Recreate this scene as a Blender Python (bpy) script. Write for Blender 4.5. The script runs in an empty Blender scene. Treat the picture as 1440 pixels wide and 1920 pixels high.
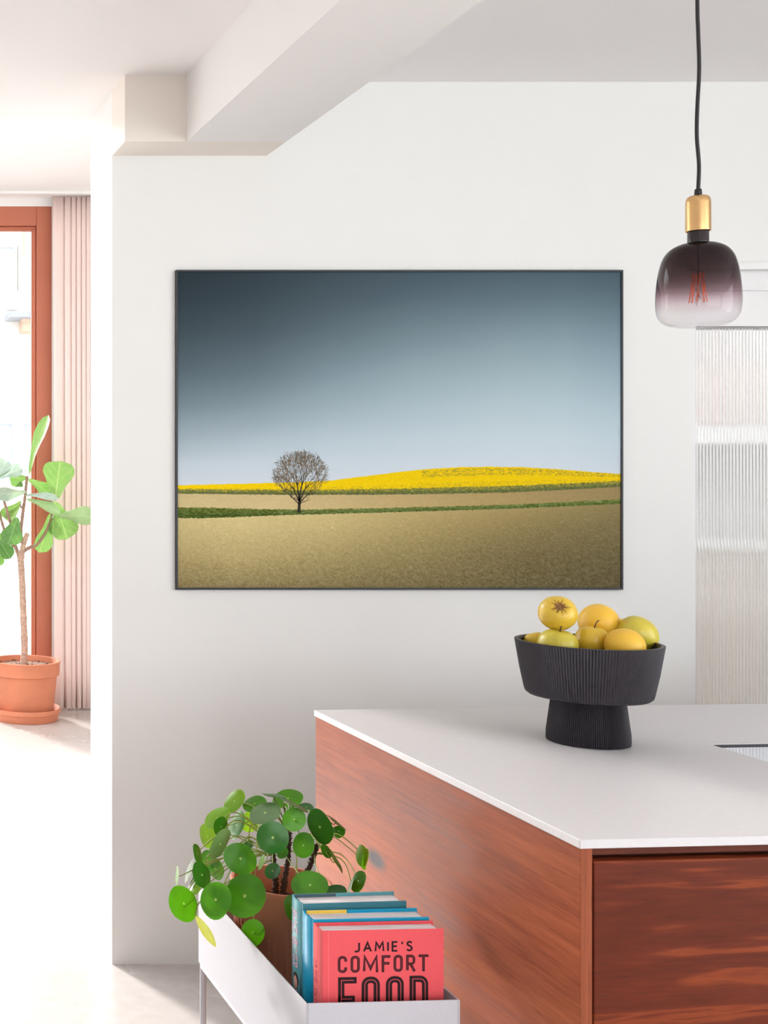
import bpy, bmesh, math, random
import numpy as np
from mathutils import Vector, Matrix
random.seed(7)
rng = np.random.default_rng(7)
sc = bpy.context.scene
COL = sc.collection
PI = math.pi

# ------------------------------------------------------------------ camera, world, light, exposure
F, VPX, VPY, H = 2300.0, -325.0, 885.0, 1.451          # focal length (px), axis in the frame, eye height
cam_d = bpy.data.cameras.new('camera')
cam = bpy.data.objects.new('camera', cam_d); COL.objects.link(cam)
cam.location = (0, 0, H); cam.rotation_euler = (PI/2, 0, 0)
cam_d.sensor_fit = 'HORIZONTAL'; cam_d.sensor_width = 36.0
cam_d.lens = F*36/1440
cam_d.shift_x = (720-VPX)/1440; cam_d.shift_y = (VPY-960)/1440
cam_d.clip_start = 0.05; cam_d.clip_end = 200
sc.camera = cam

SKY = 4.6
world = bpy.data.worlds.new('overcast_sky'); sc.world = world
world.use_nodes = True
bgn = world.node_tree.nodes['Background']
bgn.inputs[0].default_value = (0.92, 0.965, 1.0, 1); bgn.inputs[1].default_value = SKY

sun_d = bpy.data.lights.new('sun', 'SUN'); sun_d.energy = 7.0; sun_d.angle = math.radians(9); sun_d.color = (1, .975, .94)
sun = bpy.data.objects.new('sun', sun_d); COL.objects.link(sun)
sun.rotation_euler = Vector((.37, -.86, -.345)).to_track_quat('-Z', 'Y').to_euler()

vs = sc.view_settings
vs.view_transform = 'Standard'; vs.look = 'None'; vs.gamma = 1; vs.use_curve_mapping = False
vs.exposure = 0.07
sc.display_settings.display_device = 'sRGB'
sc.cycles.max_bounces = 9; sc.cycles.diffuse_bounces = 5; sc.cycles.glossy_bounces = 4
sc.cycles.use_adaptive_sampling = True; sc.cycles.adaptive_threshold = .03; sc.cycles.adaptive_min_samples = 12
sc.cycles.transmission_bounces = 8; sc.cycles.transparent_max_bounces = 12
sc.cycles.caustics_reflective = False; sc.cycles.caustics_refractive = False
sc.cycles.use_denoising = True

# ------------------------------------------------------------------ helpers
def lin(c):
    return tuple(((v/255)/12.92 if v/255 <= .04045 else ((v/255+.055)/1.055)**2.4) for v in c)
def L4(c): return lin(c)+(1,)
def P(px, py, Y): return Vector(((px-VPX)/F*Y, Y, H-(py-VPY)/F*Y))
def PX(px, Y): return (px-VPX)/F*Y
def PZ(py, Y): return H-(py-VPY)/F*Y

def tag(o, label=None, cat=None, group=None, kind=None):
    if label: o['label'] = label
    if cat: o['category'] = cat
    if group: o['group'] = group
    if kind: o['kind'] = kind
    return o
def thing(name, loc, label, cat, group=None):
    o = bpy.data.objects.new(name, None); COL.objects.link(o); o.location = loc; o.empty_display_size = .05
    tag(o, label, cat, group); return o
def world_loc(o):
    v = Vector(o.location)
    return v
def parent_to(o, p):
    o.parent = p
    if p.type == 'EMPTY':
        o.matrix_parent_inverse = Matrix.Translation(p.location).inverted()
    return o
def mesh(name, verts, faces, mat, parent=None, smooth=False, uv=None, bevel=0, segs=2):
    me = bpy.data.meshes.new(name)
    me.from_pydata([tuple(v) for v in verts], [], faces); me.update()
    if uv is not None:
        ul = me.uv_layers.new(name='UVMap')
        for lp in me.loops: ul.data[lp.index].uv = uv[lp.vertex_index]
    if smooth: me.shade_smooth()
    for m in (mat if isinstance(mat, (list, tuple)) else [mat]): me.materials.append(m)
    o = bpy.data.objects.new(name, me); COL.objects.link(o)
    if parent is not None: parent_to(o, parent)
    if bevel:
        b = o.modifiers.new('bevel', 'BEVEL'); b.width = bevel; b.segments = segs; b.limit_method = 'ANGLE'; b.angle_limit = math.radians(40)
    return o
class MB:
    def __init__(s): s.v = []; s.f = []
    def add(s, v, f):
        n = len(s.v); s.v += [tuple(q) for q in v]; s.f += [tuple(i+n for i in q) for q in f]; return s
    def box(s, x0, x1, y0, y1, z0, z1, sk=0.0, xr=None):
        xr = x0 if xr is None else xr
        v = [(x, y+sk*(x-xr), z) for z in (z0, z1) for x, y in ((x0, y0), (x1, y0), (x1, y1), (x0, y1))]
        return s.add(v, [(3,2,1,0), (4,5,6,7), (0,1,5,4), (1,2,6,5), (2,3,7,6), (3,0,4,7)])
    def tube(s, pts, rad, n=8, cap=True):
        pts = [Vector(p) for p in pts]
        if not hasattr(rad, '__len__'): rad = [rad]*len(pts)
        vs_, up = [], None
        for i, p in enumerate(pts):
            t = (pts[min(i+1, len(pts)-1)]-pts[max(i-1, 0)]).normalized()
            if up is None:
                up = t.orthogonal().normalized()
            else:
                up = (up-t*up.dot(t)).normalized()
            b = t.cross(up)
            for k in range(n):
                a = 2*PI*k/n
                vs_.append(p+(up*math.cos(a)+b*math.sin(a))*rad[i])
        fs = []
        for i in range(len(pts)-1):
            for k in range(n):
                fs.append((i*n+k, i*n+(k+1)%n, (i+1)*n+(k+1)%n, (i+1)*n+k))
        if cap:
            fs.append(tuple(range(n-1, -1, -1))); fs.append(tuple(range((len(pts)-1)*n, len(pts)*n)))
        return s.add(vs_, fs)
    def lathe(s, prof, c, n=48, flute=None, close=False):
        c = Vector(c); vs_ = []
        for j, (r, z) in enumerate(prof):
            for k in range(n):
                a = 2*PI*k/n
                rr = r+(flute(j, k) if flute else 0)
                vs_.append((c.x+rr*math.cos(a), c.y+rr*math.sin(a), c.z+z))
        fs = []
        for j in range(len(prof)-1):
            for k in range(n):
                fs.append((j*n+k, j*n+(k+1)%n, (j+1)*n+(k+1)%n, (j+1)*n+k))
        if close:
            fs.append(tuple(range(n-1, -1, -1))); fs.append(tuple(range((len(prof)-1)*n, len(prof)*n)))
        return s.add(vs_, fs)
    def build(s, name, mat, parent=None, smooth=False, bevel=0, segs=2):
        o = mesh(name, s.v, s.f, mat, parent, smooth, bevel=bevel, segs=segs)
        return o
def smooth_by_angle(o, deg=40):
    me = o.data
    me.shade_smooth()
    bm = bmesh.new(); bm.from_mesh(me)
    for e in bm.edges:
        if len(e.link_faces) == 2 and e.calc_face_angle(0) > math.radians(deg): e.smooth = False
    bm.to_mesh(me); bm.free()
def spline(pts, n=8):
    """Catmull-Rom through the points"""
    pts = [Vector(p) for p in pts]; out = []
    q = [pts[0]*2-pts[1]]+pts+[pts[-1]*2-pts[-2]]
    for i in range(1, len(q)-2):
        a, b, c, d = q[i-1], q[i], q[i+1], q[i+2]
        for k in range(n):
            t = k/n
            out.append(.5*((2*b)+(c-a)*t+(2*a-5*b+4*c-d)*t*t+(3*b-a-3*c+d)*t**3))
    out.append(pts[-1]); return out
def lerp1(x, xs, ys): return float(np.interp(x, xs, ys))

# ------------------------------------------------------------------ materials
class NT:
    def __init__(s, name):
        s.m = bpy.data.materials.new(name); s.m.use_nodes = True
        s.t = s.m.node_tree; s.b = s.t.nodes['Principled BSDF']; s.out = s.t.nodes['Material Output']
    def n(s, typ, **kw):
        x = s.t.nodes.new(typ)
        for k, v in kw.items():
            if k.startswith('_'): setattr(x, k[1:], v)
            else:
                key = k.replace('__', ' ')
                x.inputs[key].default_value = v
        return x
    def l(s, a, b): s.t.links.new(a, b)
    def coord(s, which='Object', scale=(1, 1, 1), rot=(0, 0, 0)):
        tc = s.n('ShaderNodeTexCoord'); mp = s.n('ShaderNodeMapping')
        mp.inputs['Scale'].default_value = scale; mp.inputs['Rotation'].default_value = rot
        s.l(tc.outputs[which], mp.inputs['Vector']); return mp.outputs['Vector']
    def noise(s, vec, scale=5, detail=4, rough=.5, dist=0):
        x = s.n('ShaderNodeTexNoise'); x.inputs['Scale'].default_value = scale; x.inputs['Detail'].default_value = detail
        x.inputs['Roughness'].default_value = rough; x.inputs['Distortion'].default_value = dist
        s.l(vec, x.inputs['Vector']); return x.outputs['Fac']
    def ramp(s, fac, stops, interp='LINEAR'):
        x = s.n('ShaderNodeValToRGB'); cr = x.color_ramp; cr.interpolation = interp
        while len(cr.elements) < len(stops): cr.elements.new(.5)
        for e, (p, c) in zip(cr.elements, stops):
            e.position = p; e.color = L4(c) if max(c) > 1.001 else tuple(c)+(1,)
        s.l(fac, x.inputs['Fac']); return x.outputs['Color']
    def mix(s, a, b, fac, mode='MIX'):
        x = s.n('ShaderNodeMix', _data_type='RGBA', _blend_type=mode)
        for sock, v in ((x.inputs['Factor'], fac), (x.inputs[6], a), (x.inputs[7], b)):
            if hasattr(v, 'links'): s.l(v, sock)
            else: sock.default_value = v
        return x.outputs[2]
    def math(s, op, a, b=0.0):
        x = s.n('ShaderNodeMath', _operation=op)
        for i, v in enumerate((a, b)):
            if hasattr(v, 'links'): s.l(v, x.inputs[i])
            else: x.inputs[i].default_value = v
        return x.outputs[0]
    def bump(s, h, strength=.2, dist=.002):
        x = s.n('ShaderNodeBump'); x.inputs['Strength'].default_value = strength; x.inputs['Distance'].default_value = dist
        s.l(h, x.inputs['Height']); s.l(x.outputs['Normal'], s.b.inputs['Normal']); return x
    def base(s, c):
        if hasattr(c, 'links'): s.l(c, s.b.inputs['Base Color'])
        else: s.b.inputs['Base Color'].default_value = c
        return s
    def set(s, **kw):
        for k, v in kw.items(): s.b.inputs[k.replace('_', ' ')].default_value = v
        return s
def plain(name, c, rough=.6, metal=0.0, var=.04, scale=30, bump=0, spec=.5, bdist=.001):
    t = NT(name); v = t.coord('Object')
    f = t.noise(v, scale, 3)
    lo = tuple(x*(1-var) for x in lin(c)); hi = tuple(min(1, x*(1+var)) for x in lin(c))
    t.base(t.ramp(f, [(.3, lo), (.7, hi)]))
    t.set(Roughness=rough, Metallic=metal); t.b.inputs['Specular IOR Level'].default_value = spec
    if bump: t.bump(f, bump, bdist)
    return t.m

M = {}
def wall_mat(name, c, bump=.12):
    t = NT(name); v = t.coord('Object')
    a = t.noise(v, 1.3, 3); b = t.noise(v, 160, 3)
    col = t.ramp(a, [(.3, tuple(x*.985 for x in lin(c))), (.7, tuple(min(1, x*1.01) for x in lin(c)))])
    t.base(col).set(Roughness=.9); t.b.inputs['Specular IOR Level'].default_value = .2
    t.bump(b, bump, .0015); return t.m
M['wall'] = wall_mat('wall_plaster', (240, 240, 237))
M['wall2'] = wall_mat('wall_paint', (241, 239, 237), .05)
M['ceil'] = wall_mat('ceiling_paint', (243, 240, 239), .04)
M['pantry'] = wall_mat('pantry_paint', (214, 209, 208), .04)
M['trim2'] = wall_mat('downstand_paint', (240, 232, 223), .05)
M['white'] = plain('white_lacquer', (240, 238, 238), .45, var=.01)
M['counter'] = plain('worktop_composite', (209, 205, 206), .42, var=.02, scale=90, spec=.4)
M['planter'] = plain('powder_coated_metal', (188, 185, 191), .5, var=.015, scale=200)
def floor_mat():
    t = NT('polished_concrete'); v = t.coord('Object')
    a = t.noise(v, .9, 5, .6); b = t.noise(v, 25, 4)
    c = t.mix(t.ramp(a, [(.3, (196, 189, 185)), (.7, (210, 203, 199))]), t.ramp(b, [(.3, (192, 185, 181)), (.7, (214, 207, 203))]), .4)
    t.base(c); t.l(t.ramp(a, [(.3, (.22, .22, .22)), (.7, (.34, .34, .34))]), t.b.inputs['Roughness'])
    t.bump(b, .03, .001); return t.m
M['floor'] = floor_mat()
def wood_mat(name, axis, dark, mid, light, wav=.5, leaf_shadows=(), bands=False, along=.9):
    """walnut veneer, grain along `axis` (0 = x, 1 = y); the other in-plane axis is z"""
    t = NT(name); tc = t.n('ShaderNodeTexCoord')
    sc1 = [6, 6, 6]; sc1[axis] = along
    mp = t.n('ShaderNodeMapping'); mp.inputs['Scale'].default_value = sc1; t.l(tc.outputs['Object'], mp.inputs['Vector'])
    w = t.n('ShaderNodeTexNoise'); w.inputs['Scale'].default_value = 1.1; w.inputs['Detail'].default_value = 2; t.l(mp.outputs[0], w.inputs['Vector'])
    mixv = t.n('ShaderNodeVectorMath', _operation='MULTIPLY_ADD'); t.l(w.outputs['Color'], mixv.inputs[0])
    mixv.inputs[1].default_value = (0, 0, wav); t.l(mp.outputs[0], mixv.inputs[2])
    big = t.noise(mixv.outputs[0], 1.6, 4, .62, .3)
    sc2 = [150, 150, 150]; sc2[axis] = 5
    mp2 = t.n('ShaderNodeMapping'); mp2.inputs['Scale'].default_value = sc2; t.l(tc.outputs['Object'], mp2.inputs['Vector'])
    fine = t.noise(mp2.outputs[0], 1.0, 4, .6)
    sc3 = [420, 420, 420]; sc3[axis] = 14
    mp3 = t.n('ShaderNodeMapping'); mp3.inputs['Scale'].default_value = sc3; t.l(tc.outputs['Object'], mp3.inputs['Vector'])
    pore = t.noise(mp3.outputs[0], 1.0, 2, .5)
    if bands: c = t.ramp(big, [(.22, dark), (.40, mid), (.445, light), (.47, mid), (.53, dark), (.575, mid), (.60, light), (.66, mid), (.76, dark)])
    else: c = t.ramp(big, [(.28, dark), (.47, mid), (.58, tuple(.5*(a+b) for a, b in zip(mid, light))), (.72, light)])
    c = t.mix(c, t.ramp(fine, [(.3, dark), (.65, light)]), .15 if bands else .34)
    c = t.mix(c, (.04, .015, .01, 1), t.math('MULTIPLY', t.ramp(pore, [(.60, (0, 0, 0)), (.70, (1, 1, 1))]), .35))
    for (kx, ky, kz, r) in leaf_shadows:  # dark brown spots, a leaf's cast shadow painted into the wood colour
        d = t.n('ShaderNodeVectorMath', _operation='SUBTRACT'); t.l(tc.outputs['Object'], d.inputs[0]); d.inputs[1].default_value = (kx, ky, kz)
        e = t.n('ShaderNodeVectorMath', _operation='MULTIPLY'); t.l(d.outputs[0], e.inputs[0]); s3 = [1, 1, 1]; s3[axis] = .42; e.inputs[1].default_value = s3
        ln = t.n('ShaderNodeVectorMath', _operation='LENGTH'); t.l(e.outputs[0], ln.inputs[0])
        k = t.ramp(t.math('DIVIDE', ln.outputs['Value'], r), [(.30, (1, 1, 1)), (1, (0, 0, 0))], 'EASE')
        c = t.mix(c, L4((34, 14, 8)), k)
    t.base(c).set(Roughness=.46); t.b.inputs['Specular IOR Level'].default_value = .12
    t.bump(fine, .06, .0006); return t.m
M['wood_side'] = wood_mat('walnut_end_panel', 1, (104, 46, 28), (144, 73, 45), (180, 103, 67), .35, [(1.089, 2.436, .682, .026)])  # dark spot paints the shadow of the plant leaf on the panel
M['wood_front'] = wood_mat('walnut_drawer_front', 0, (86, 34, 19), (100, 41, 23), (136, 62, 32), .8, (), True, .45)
M['wood_edge'] = wood_mat('walnut_panel_edge', 2, (96, 46, 30), (136, 70, 46), (164, 92, 62), .2)
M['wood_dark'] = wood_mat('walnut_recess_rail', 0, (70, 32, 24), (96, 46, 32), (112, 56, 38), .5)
M['terracotta_frame'] = plain('terracotta_painted_wood', (188, 110, 84), .5, var=.03, scale=6)
M['terracotta'] = plain('terracotta_clay', (206, 128, 96), .8, var=.05, scale=14, bump=.05)
M['terracotta2'] = plain('dark_terracotta_clay', (200, 120, 92), .75, var=.06, scale=18, bump=.05)
M['black'] = plain('black_rubber', (28, 22, 24), .5)
M['navy'] = plain('black_painted_frame', (26, 27, 36), .4)
M['brass'] = plain('brushed_brass', (226, 184, 128), .27, 1.0, var=.03, scale=80)
M['gloss_black'] = plain('glossy_black_ceramic', (34, 24, 27), .12)
M['bowl'] = plain('black_ribbed_stoneware', (52, 48, 54), .48, var=.10, scale=60, bump=.05)
M['beige'] = plain('beige_cabinet_lacquer', (226, 215, 205), .5, var=.01)
M['pinkish'] = plain('pale_rose_paint', (212, 194, 188), .6, var=.02)
M['charcoal'] = plain('charcoal_plastic', (52, 48, 47), .5)
M['bark'] = plain('pale_bark', (186, 154, 136), .85, var=.25, scale=60, bump=.5, bdist=.004)
M['stem'] = plain('dark_woody_stem', (62, 40, 30), .8, var=.4, scale=120, bump=.5, bdist=.003)
M['twig'] = plain('brown_twig', (152, 120, 104), .8, var=.25, scale=80, bump=.3)
M['petiole'] = plain('green_petiole', (150, 158, 70), .5, var=.15, scale=40)
M['petiole_dk'] = plain('olive_petiole', (112, 116, 52), .5, var=.15, scale=40)
M['soil'] = plain('potting_soil', (92, 66, 54), .95, var=.5, scale=90, bump=.8, bdist=.01)
M['soil_pale'] = plain('dry_potting_soil', (150, 116, 98), .95, var=.55, scale=70, bump=.8, bdist=.01)
M['ground'] = plain('pale_paving', (214, 212, 206), .9, var=.05, scale=3)
M['facade'] = plain('pale_facade_render', (206, 202, 197), .9, var=.02, scale=2)
M['facade_brick'] = plain('pale_brick', (178, 152, 132), .9, var=.06, scale=40)
M['far_glass'] = plain('far_window_glass', (150, 160, 182), .15)
M['far_grey'] = plain('zinc_sheet', (120, 122, 130), .6)
M['filament'] = None
def thin_glass():
    t = NT('window_glass'); t.t.nodes.remove(t.b)
    tr = t.n('ShaderNodeBsdfTransparent'); gl = t.n('ShaderNodeBsdfGlossy'); gl.inputs['Roughness'].default_value = .02
    fr = t.n('ShaderNodeFresnel'); fr.inputs['IOR'].default_value = 1.35
    mx = t.n('ShaderNodeMixShader'); t.l(fr.outputs[0], mx.inputs[0]); t.l(tr.outputs[0], mx.inputs[1]); t.l(gl.outputs[0], mx.inputs[2])
    t.l(mx.outputs[0], t.out.inputs[0]); return t.m
M['pane'] = thin_glass()
def flute_glass():
    t = NT('fluted_glass'); t.base((.97, .98, .98, 1)).set(Roughness=.06, IOR=1.38)
    t.b.inputs['Transmission Weight'].default_value = 1.0; return t.m
M['fluted'] = flute_glass()
def hob_glass():
    t = NT('mirror_grey_hob_glass'); t.base(L4((205, 210, 222))).set(Roughness=.03, Metallic=1.0); return t.m
M['hob'] = hob_glass()
def curtain_mat():
    t = NT('pink_curtain_cloth'); v = t.coord('Object'); f = t.noise(v, 400, 2)
    c = t.ramp(f, [(.3, (247, 224, 217)), (.7, (250, 231, 225))])
    t.base(c).set(Roughness=.85)
    tl = t.n('ShaderNodeBsdfTranslucent'); t.l(c, tl.inputs['Color'])
    mx = t.n('ShaderNodeMixShader'); mx.inputs[0].default_value = .22
    t.l(t.b.outputs[0], mx.inputs[1]); t.l(tl.outputs[0], mx.inputs[2]); t.l(mx.outputs[0], t.out.inputs[0]); return t.m
M['curtain'] = curtain_mat()

# ------------------------------------------------------------------ room shell
WY, WB = 3.616, 3.908                       # front and back of the picture wall
WX = PX(210, WY)                            # its free left end
ZS = PZ(292, WY)                            # soffit of the beam
ZCL, ZCR = 2.571, PZ(153.5, WY)             # ceiling left / right of the beam
YD = 3.459                                  # front of the downstand
BX0, BX1 = PX(350, YD), PX(500, WY)         # the beam
XL, XR, YR = -3.2, 4.4, -3.2                # left wall, right wall, rear wall
FARY, FARZ = 7.60, PZ(362, 7.467)
DX0, DX1, DZ = PX(1297, WY), PX(1297, WY)+.92, PZ(493, WY)
def struct(name, mb, mat, bevel=0, parent=None):
    o = mb.build(name, mat, parent, bevel=bevel)
    if parent is None: tag(o, kind='structure')
    return o
struct('floor', MB().box(XL-.3, XR+.3, YR-.3, FARY+.2, -.12, 0), M['floor'])
w = MB().box(WX, DX0, WY, WB, 0, ZCR+.25).box(DX0, DX1, WY, WB, DZ, ZCR+.25).box(DX1, XR, WY, WB, 0, ZCR+.25)
tag(struct('wall_back', w, M['wall']), 'off-white plaster wall that carries the landscape picture')
struct('ceiling_left', MB().box(XL, BX0, YR, YD, ZCL, ZCL+.25).box(XL, WX, YD, WB-.1, ZCL, ZCL+.25), M['ceil'])
struct('ceiling_right', MB().box(BX1, XR, YR, WY, ZCR, ZCR+.25), M['ceil'])
struct('trim_1', MB().box(BX0, BX1, YR, YD, ZS, ZCR+.25), M['wall2'])
struct('trim_2', MB().box(WX, BX1, YD, WY, ZS, ZCR+.25), M['trim2'])
struct('wall_lintel', MB().box(XL, WX, WB-.1, WB, ZCL, FARZ+.2), M['wall2'])
# unseen roof openings added for brightness: extension left of the view, pantry over its front
RX0, RX1, RY0, RY1 = -2.6, -.0, 4.6, 7.2
struct('ceiling_extension', MB().box(XL, RX0, WB, FARY+.2, FARZ, FARZ+.2).box(RX1, 2.55, WB, FARY+.2, FARZ, FARZ+.2).box(RX0, RX1, WB, RY0, FARZ, FARZ+.2).box(RX0, RX1, RY1, FARY+.2, FARZ, FARZ+.2), M['ceil'])
# left and rear walls with unseen window openings, sized to light the room
def pierced(name, axis, at, th, lo, hi, z1, holes, mat):
    mb = MB(); cur = lo
    def b(a, c, za, zb):
        if c-a < 1e-4 or zb-za < 1e-4: return
        if axis == 'x': mb.box(at, at+th, a, c, za, zb)
        else: mb.box(a, c, at, at+th, za, zb)
    for (a, c, za, zb) in holes:
        b(cur, a, 0, z1); b(a, c, 0, za); b(a, c, zb, z1); cur = c
    b(cur, hi, 0, z1)
    return struct(name, mb, mat)
left_holes = [(5.6, 7.3, .05, 3.0)]
rear_holes = [(.3, 4.3, .85, 2.5)]
pierced('wall_left', 'x', XL-.3, .3, YR-.3, FARY+.2, FARZ+.2, left_holes, M['wall2'])
pierced('wall_rear', 'y', YR-.3, .3, XL, XR, ZCR+.25, rear_holes, M['wall2'])
right_holes = [(-2.6, 1.2, .08, 2.5), (4.0, 4.55, .9, 2.4)]  # unseen openings added to brighten the right half of the room and the pantry
pierced('wall_right', 'x', XR, .3, YR-.3, 6.2, ZCR+.25, right_holes, M['wall2'])
# far window wall
FX1 = PX(97, FARY); FZ1 = PZ(387, FARY)
struct('wall_window', MB().box(XL, FX1, FARY, FARY+.15, FZ1, FARZ).box(FX1, 2.55, FARY, FARY+.15, 0, FARZ).box(XL, -2.2, FARY, FARY+.15, 0, FZ1), M['wall2'])
struct('wall_extension_right', MB().box(2.42, 2.55, WB, FARY, 0, FARZ), M['wall2'])
win = bpy.data.objects.new('window_1', None); COL.objects.link(win); win.location = (-.4, FARY, 0); tag(win, 'tall window with terracotta painted wooden frame beside the pink curtain', None, None, 'structure')
gx1 = PX(64, FARY); gz1 = PZ(428, FARY)
xs = [-2.2]; 
fo = FX1-PX(69, FARY); fh = FZ1-PZ(423, FARY)
MB().box(-2.2, FX1-fo-.0004, FARY, FARY+.14, FZ1-fh, FZ1).box(FX1-fo, FX1, FARY, FARY+.14, 0, FZ1).box(-2.2, -2.145, FARY, FARY+.14, 0, FZ1-fh).box(-2.145, FX1-fo-.0004, FARY, FARY+.14, 0, .06).build('frame', M['terracotta_frame'], win, bevel=.004)
pan = [(gx1-1.55, gx1), (gx1-3.2, gx1-1.63)]
for (a, b) in pan:
    s_ = MB().box(a-.055, b+.0155, FARY+.022, FARY+.10, gz1, FZ1-fh-.0004).box(a-.055, a, FARY+.022, FARY+.10, .16, gz1).box(b, b+.0155, FARY+.022, FARY+.10, .16, gz1).box(a-.055, b+.0155, FARY+.022, FARY+.10, .061, .16).build('sash', M['terracotta_frame'], win, bevel=.006)
    MB().box(a, b, FARY+.055, FARY+.062, .16, gz1).build('pane', M['pane'], s_)
    bd = .012
    MB().box(a, a+bd, FARY+.03, FARY+.054, .16, gz1).box(b-bd, b, FARY+.03, FARY+.054, .16, gz1).box(a+bd, b-bd, FARY+.03, FARY+.054, gz1-bd, gz1).build('glazing_bead', M['terracotta_frame'], s_)
struct('trim_3', MB().box(XL+.02, 2.40, 7.40, 7.435, FARZ-.018, FARZ-.001), M['white'])

# ------------------------------------------------------------------ fluted glass door and the pantry behind it
door = bpy.data.objects.new('door_1', None); COL.objects.link(door); door.location = (DX0, WY, 0); tag(door, 'white framed door with a pane of vertical ribbed glass', None, None, 'structure')
gz = PZ(611, WY); gx = PX(1306.5, WY); gxr = DX1-.03
MB().box(DX0, gx, WY+.004, WY+.09, 0, DZ).box(gxr, DX1, WY+.004, WY+.09, 0, DZ).box(gx, gxr, WY+.01, WY+.09, gz, DZ-.005).box(gx, gxr, WY+.004, WY+.09, 0, .10).build('frame', M['white'], door, bevel=.001)
MB().box(DX0-.012, DX1+.012, WY-.018, WY-.0005, PZ(507, WY), DZ).build('head_trim', M['white'], door, bevel=.002)
MB().box(gx, gxr, WY-.002, WY+.0095, PZ(543, WY)-.002, PZ(543, WY)+.003).build('panel_bead', M['white'], door)
nfl, seg = int(round((gxr-gx)/.0099)), 8
v, f = [], []
pitch = (gxr-gx)/nfl
cols = []
for i in range(nfl):
    for k in range(seg):
        t_ = k/seg; cols.append((gx+(i+t_)*pitch, WY+.030-.0030*math.sin(PI*t_)))
cols.append((gxr, WY+.030))
nc = len(cols)
for z in (.101, gz-.001):
    v += [(x, y, z) for x, y in cols]
v += [(gx, WY+.036, .101), (gxr, WY+.036, .101), (gx, WY+.036, gz-.001), (gxr, WY+.036, gz-.001)]
b0 = 2*nc
for i in range(nc-1): f.append((i, i+1, nc+i+1, nc+i))
f += [(b0+1, b0, b0+2, b0+3), (b0, 0, nc, b0+2), (nc-1, b0+1, b0+3, 2*nc-1)]
f.append(tuple(range(nc-1, -1, -1))+(b0, b0+1)); f.append(tuple(range(nc, 2*nc))+(b0+3, b0+2))
gp = mesh('ribbed_pane', v, f, M['fluted'], door); smooth_by_angle(gp, 75)
# pantry
struct('wall_pantry', MB().box(2.56, XR, 5.6, 5.75, 0, 2.9), M['pantry'])
struct('ceiling_pantry', MB().box(2.58, XR, 4.75, 5.6, 2.7, 2.9), M['ceil'])  # front part left open, an added opening that lights the cabinet fronts
pc = thing('pantry_cabinet', (3.5, 5.3, 0), 'tall beige cabinet row standing behind the ribbed glass', 'cabinet')
ctop = PZ(1022, 5.0)
MB().box(2.58, XR-.02, 5.02, 5.59, 0, ctop-.02).build('body', M['beige'], pc)
for i in range(3):
    x0 = 2.59+i*.60
    MB().box(x0, x0+.595, 5.0, 5.019, .1, ctop-.025).build('door', M['beige'], pc, bevel=.002)
MB().box(2.57, XR-.01, 4.985, 5.595, ctop-.02, ctop).build('top', M['white'], pc)
sh = thing('pantry_shelf', (3.4, 5.4, PZ(815, 5.4)), 'white wall shelf seen blurred through the ribbed glass', 'shelf')
MB().box(2.57, XR-.05, 5.3, 5.599, PZ(832, 5.3), PZ(800, 5.3)).build('board', M['white'], sh)
for xx in (2.7, 3.4, 4.1): MB().box(xx, xx+.02, 5.45, 5.599, PZ(832, 5.3)-.12, PZ(832, 5.3)).build('bracket', M['white'], sh)
wc = thing('pantry_wall_cabinet', (3.4, 5.4, PZ(798, 5.4)), 'pale rose box cabinet on the shelf behind ribbed glass', 'cabinet')
MB().box(2.6, XR-.06, 5.36, 5.598, PZ(799, 5.3)+.001, PZ(690, 5.3)).build('body', M['pinkish'], wc)
for i in range(3): MB().box(2.61+i*.57, 2.61+i*.57+.565, 5.342, 5.359, PZ(799, 5.3)+.006, PZ(692, 5.3)).build('door', M['pinkish'], wc, bevel=.002)
dk = thing('control_panel', (PX(1322, 4.998), 4.998, PZ(1072, 4.998)), 'small dark control panel low behind the ribbed glass', 'panel')
MB().box(PX(1296, 4.99), PX(1338, 4.99), 4.984, 4.9995, PZ(1100, 4.99), PZ(1045, 4.99)).build('plate', M['charcoal'], dk, bevel=.002)
MB().box(PX(1304, 4.99), PX(1330, 4.99), 4.978, 4.9838, PZ(1090, 4.99), PZ(1076, 4.99)).build('screen', M['gloss_black'], dk)

# ------------------------------------------------------------------ outdoors beyond the window
struct('ground', MB().box(-30, 40, FARY+.2, 60, -.3, -.13), M['ground'])
bl = thing('apartment_building', (3, 17.5, -.13), 'pale overexposed apartment building outside the left window', 'building')
BY = 16.0
def wx(p): return PX(p, BY)
def wz(p): return PZ(p, BY)
holes = []
up = [(4, 13.5, 465, 575), (51, 60, 432, 540)]; dn = [(0, 12, 796, 900), (54, 61, 796, 885)]
cells = [(wx(a)-.12, wx(b)+.12, wz(d), wz(c)) for (a, b, c, d) in up+dn]
for k in range(1, 2): cells += [(wx(4)-.12-1.0*k, wx(13.5)+.02-1.0*k, wz(575), wz(465)), (wx(4)-.12-1.0*k, wx(13.5)-1.0*k, wz(900), wz(796))]
for k in range(1, 9): cells += [(wx(60)+.3+1.0*k, wx(60)+.75+1.0*k, wz(575), wz(465)), (wx(60)+.3+1.0*k, wx(60)+.75+1.0*k, wz(900), wz(796))]
MB().box(.6, 14, BY, BY+8, -.13, 7.5).build('wall', M['facade'], bl)
for (a, b, c, d) in cells:
    fr = MB().box(a, b, BY-.05, BY-.001, d, d+.05).box(a, a+.05, BY-.05, BY-.001, c, d).box(b-.05, b, BY-.05, BY-.001, c, d).box(a, b, BY-.09, BY-.001, c-.05, c).build('window', M['facade'], bl)
    MB().box(a+.05, b-.05, BY-.02, BY-.001, c, d).build('pane', M['far_glass'], fr)
cn = MB().box(wx(9), wx(75), BY-.5, BY-.001, wz(603), wz(593)).build('canopy', M['far_grey'], bl)
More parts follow.
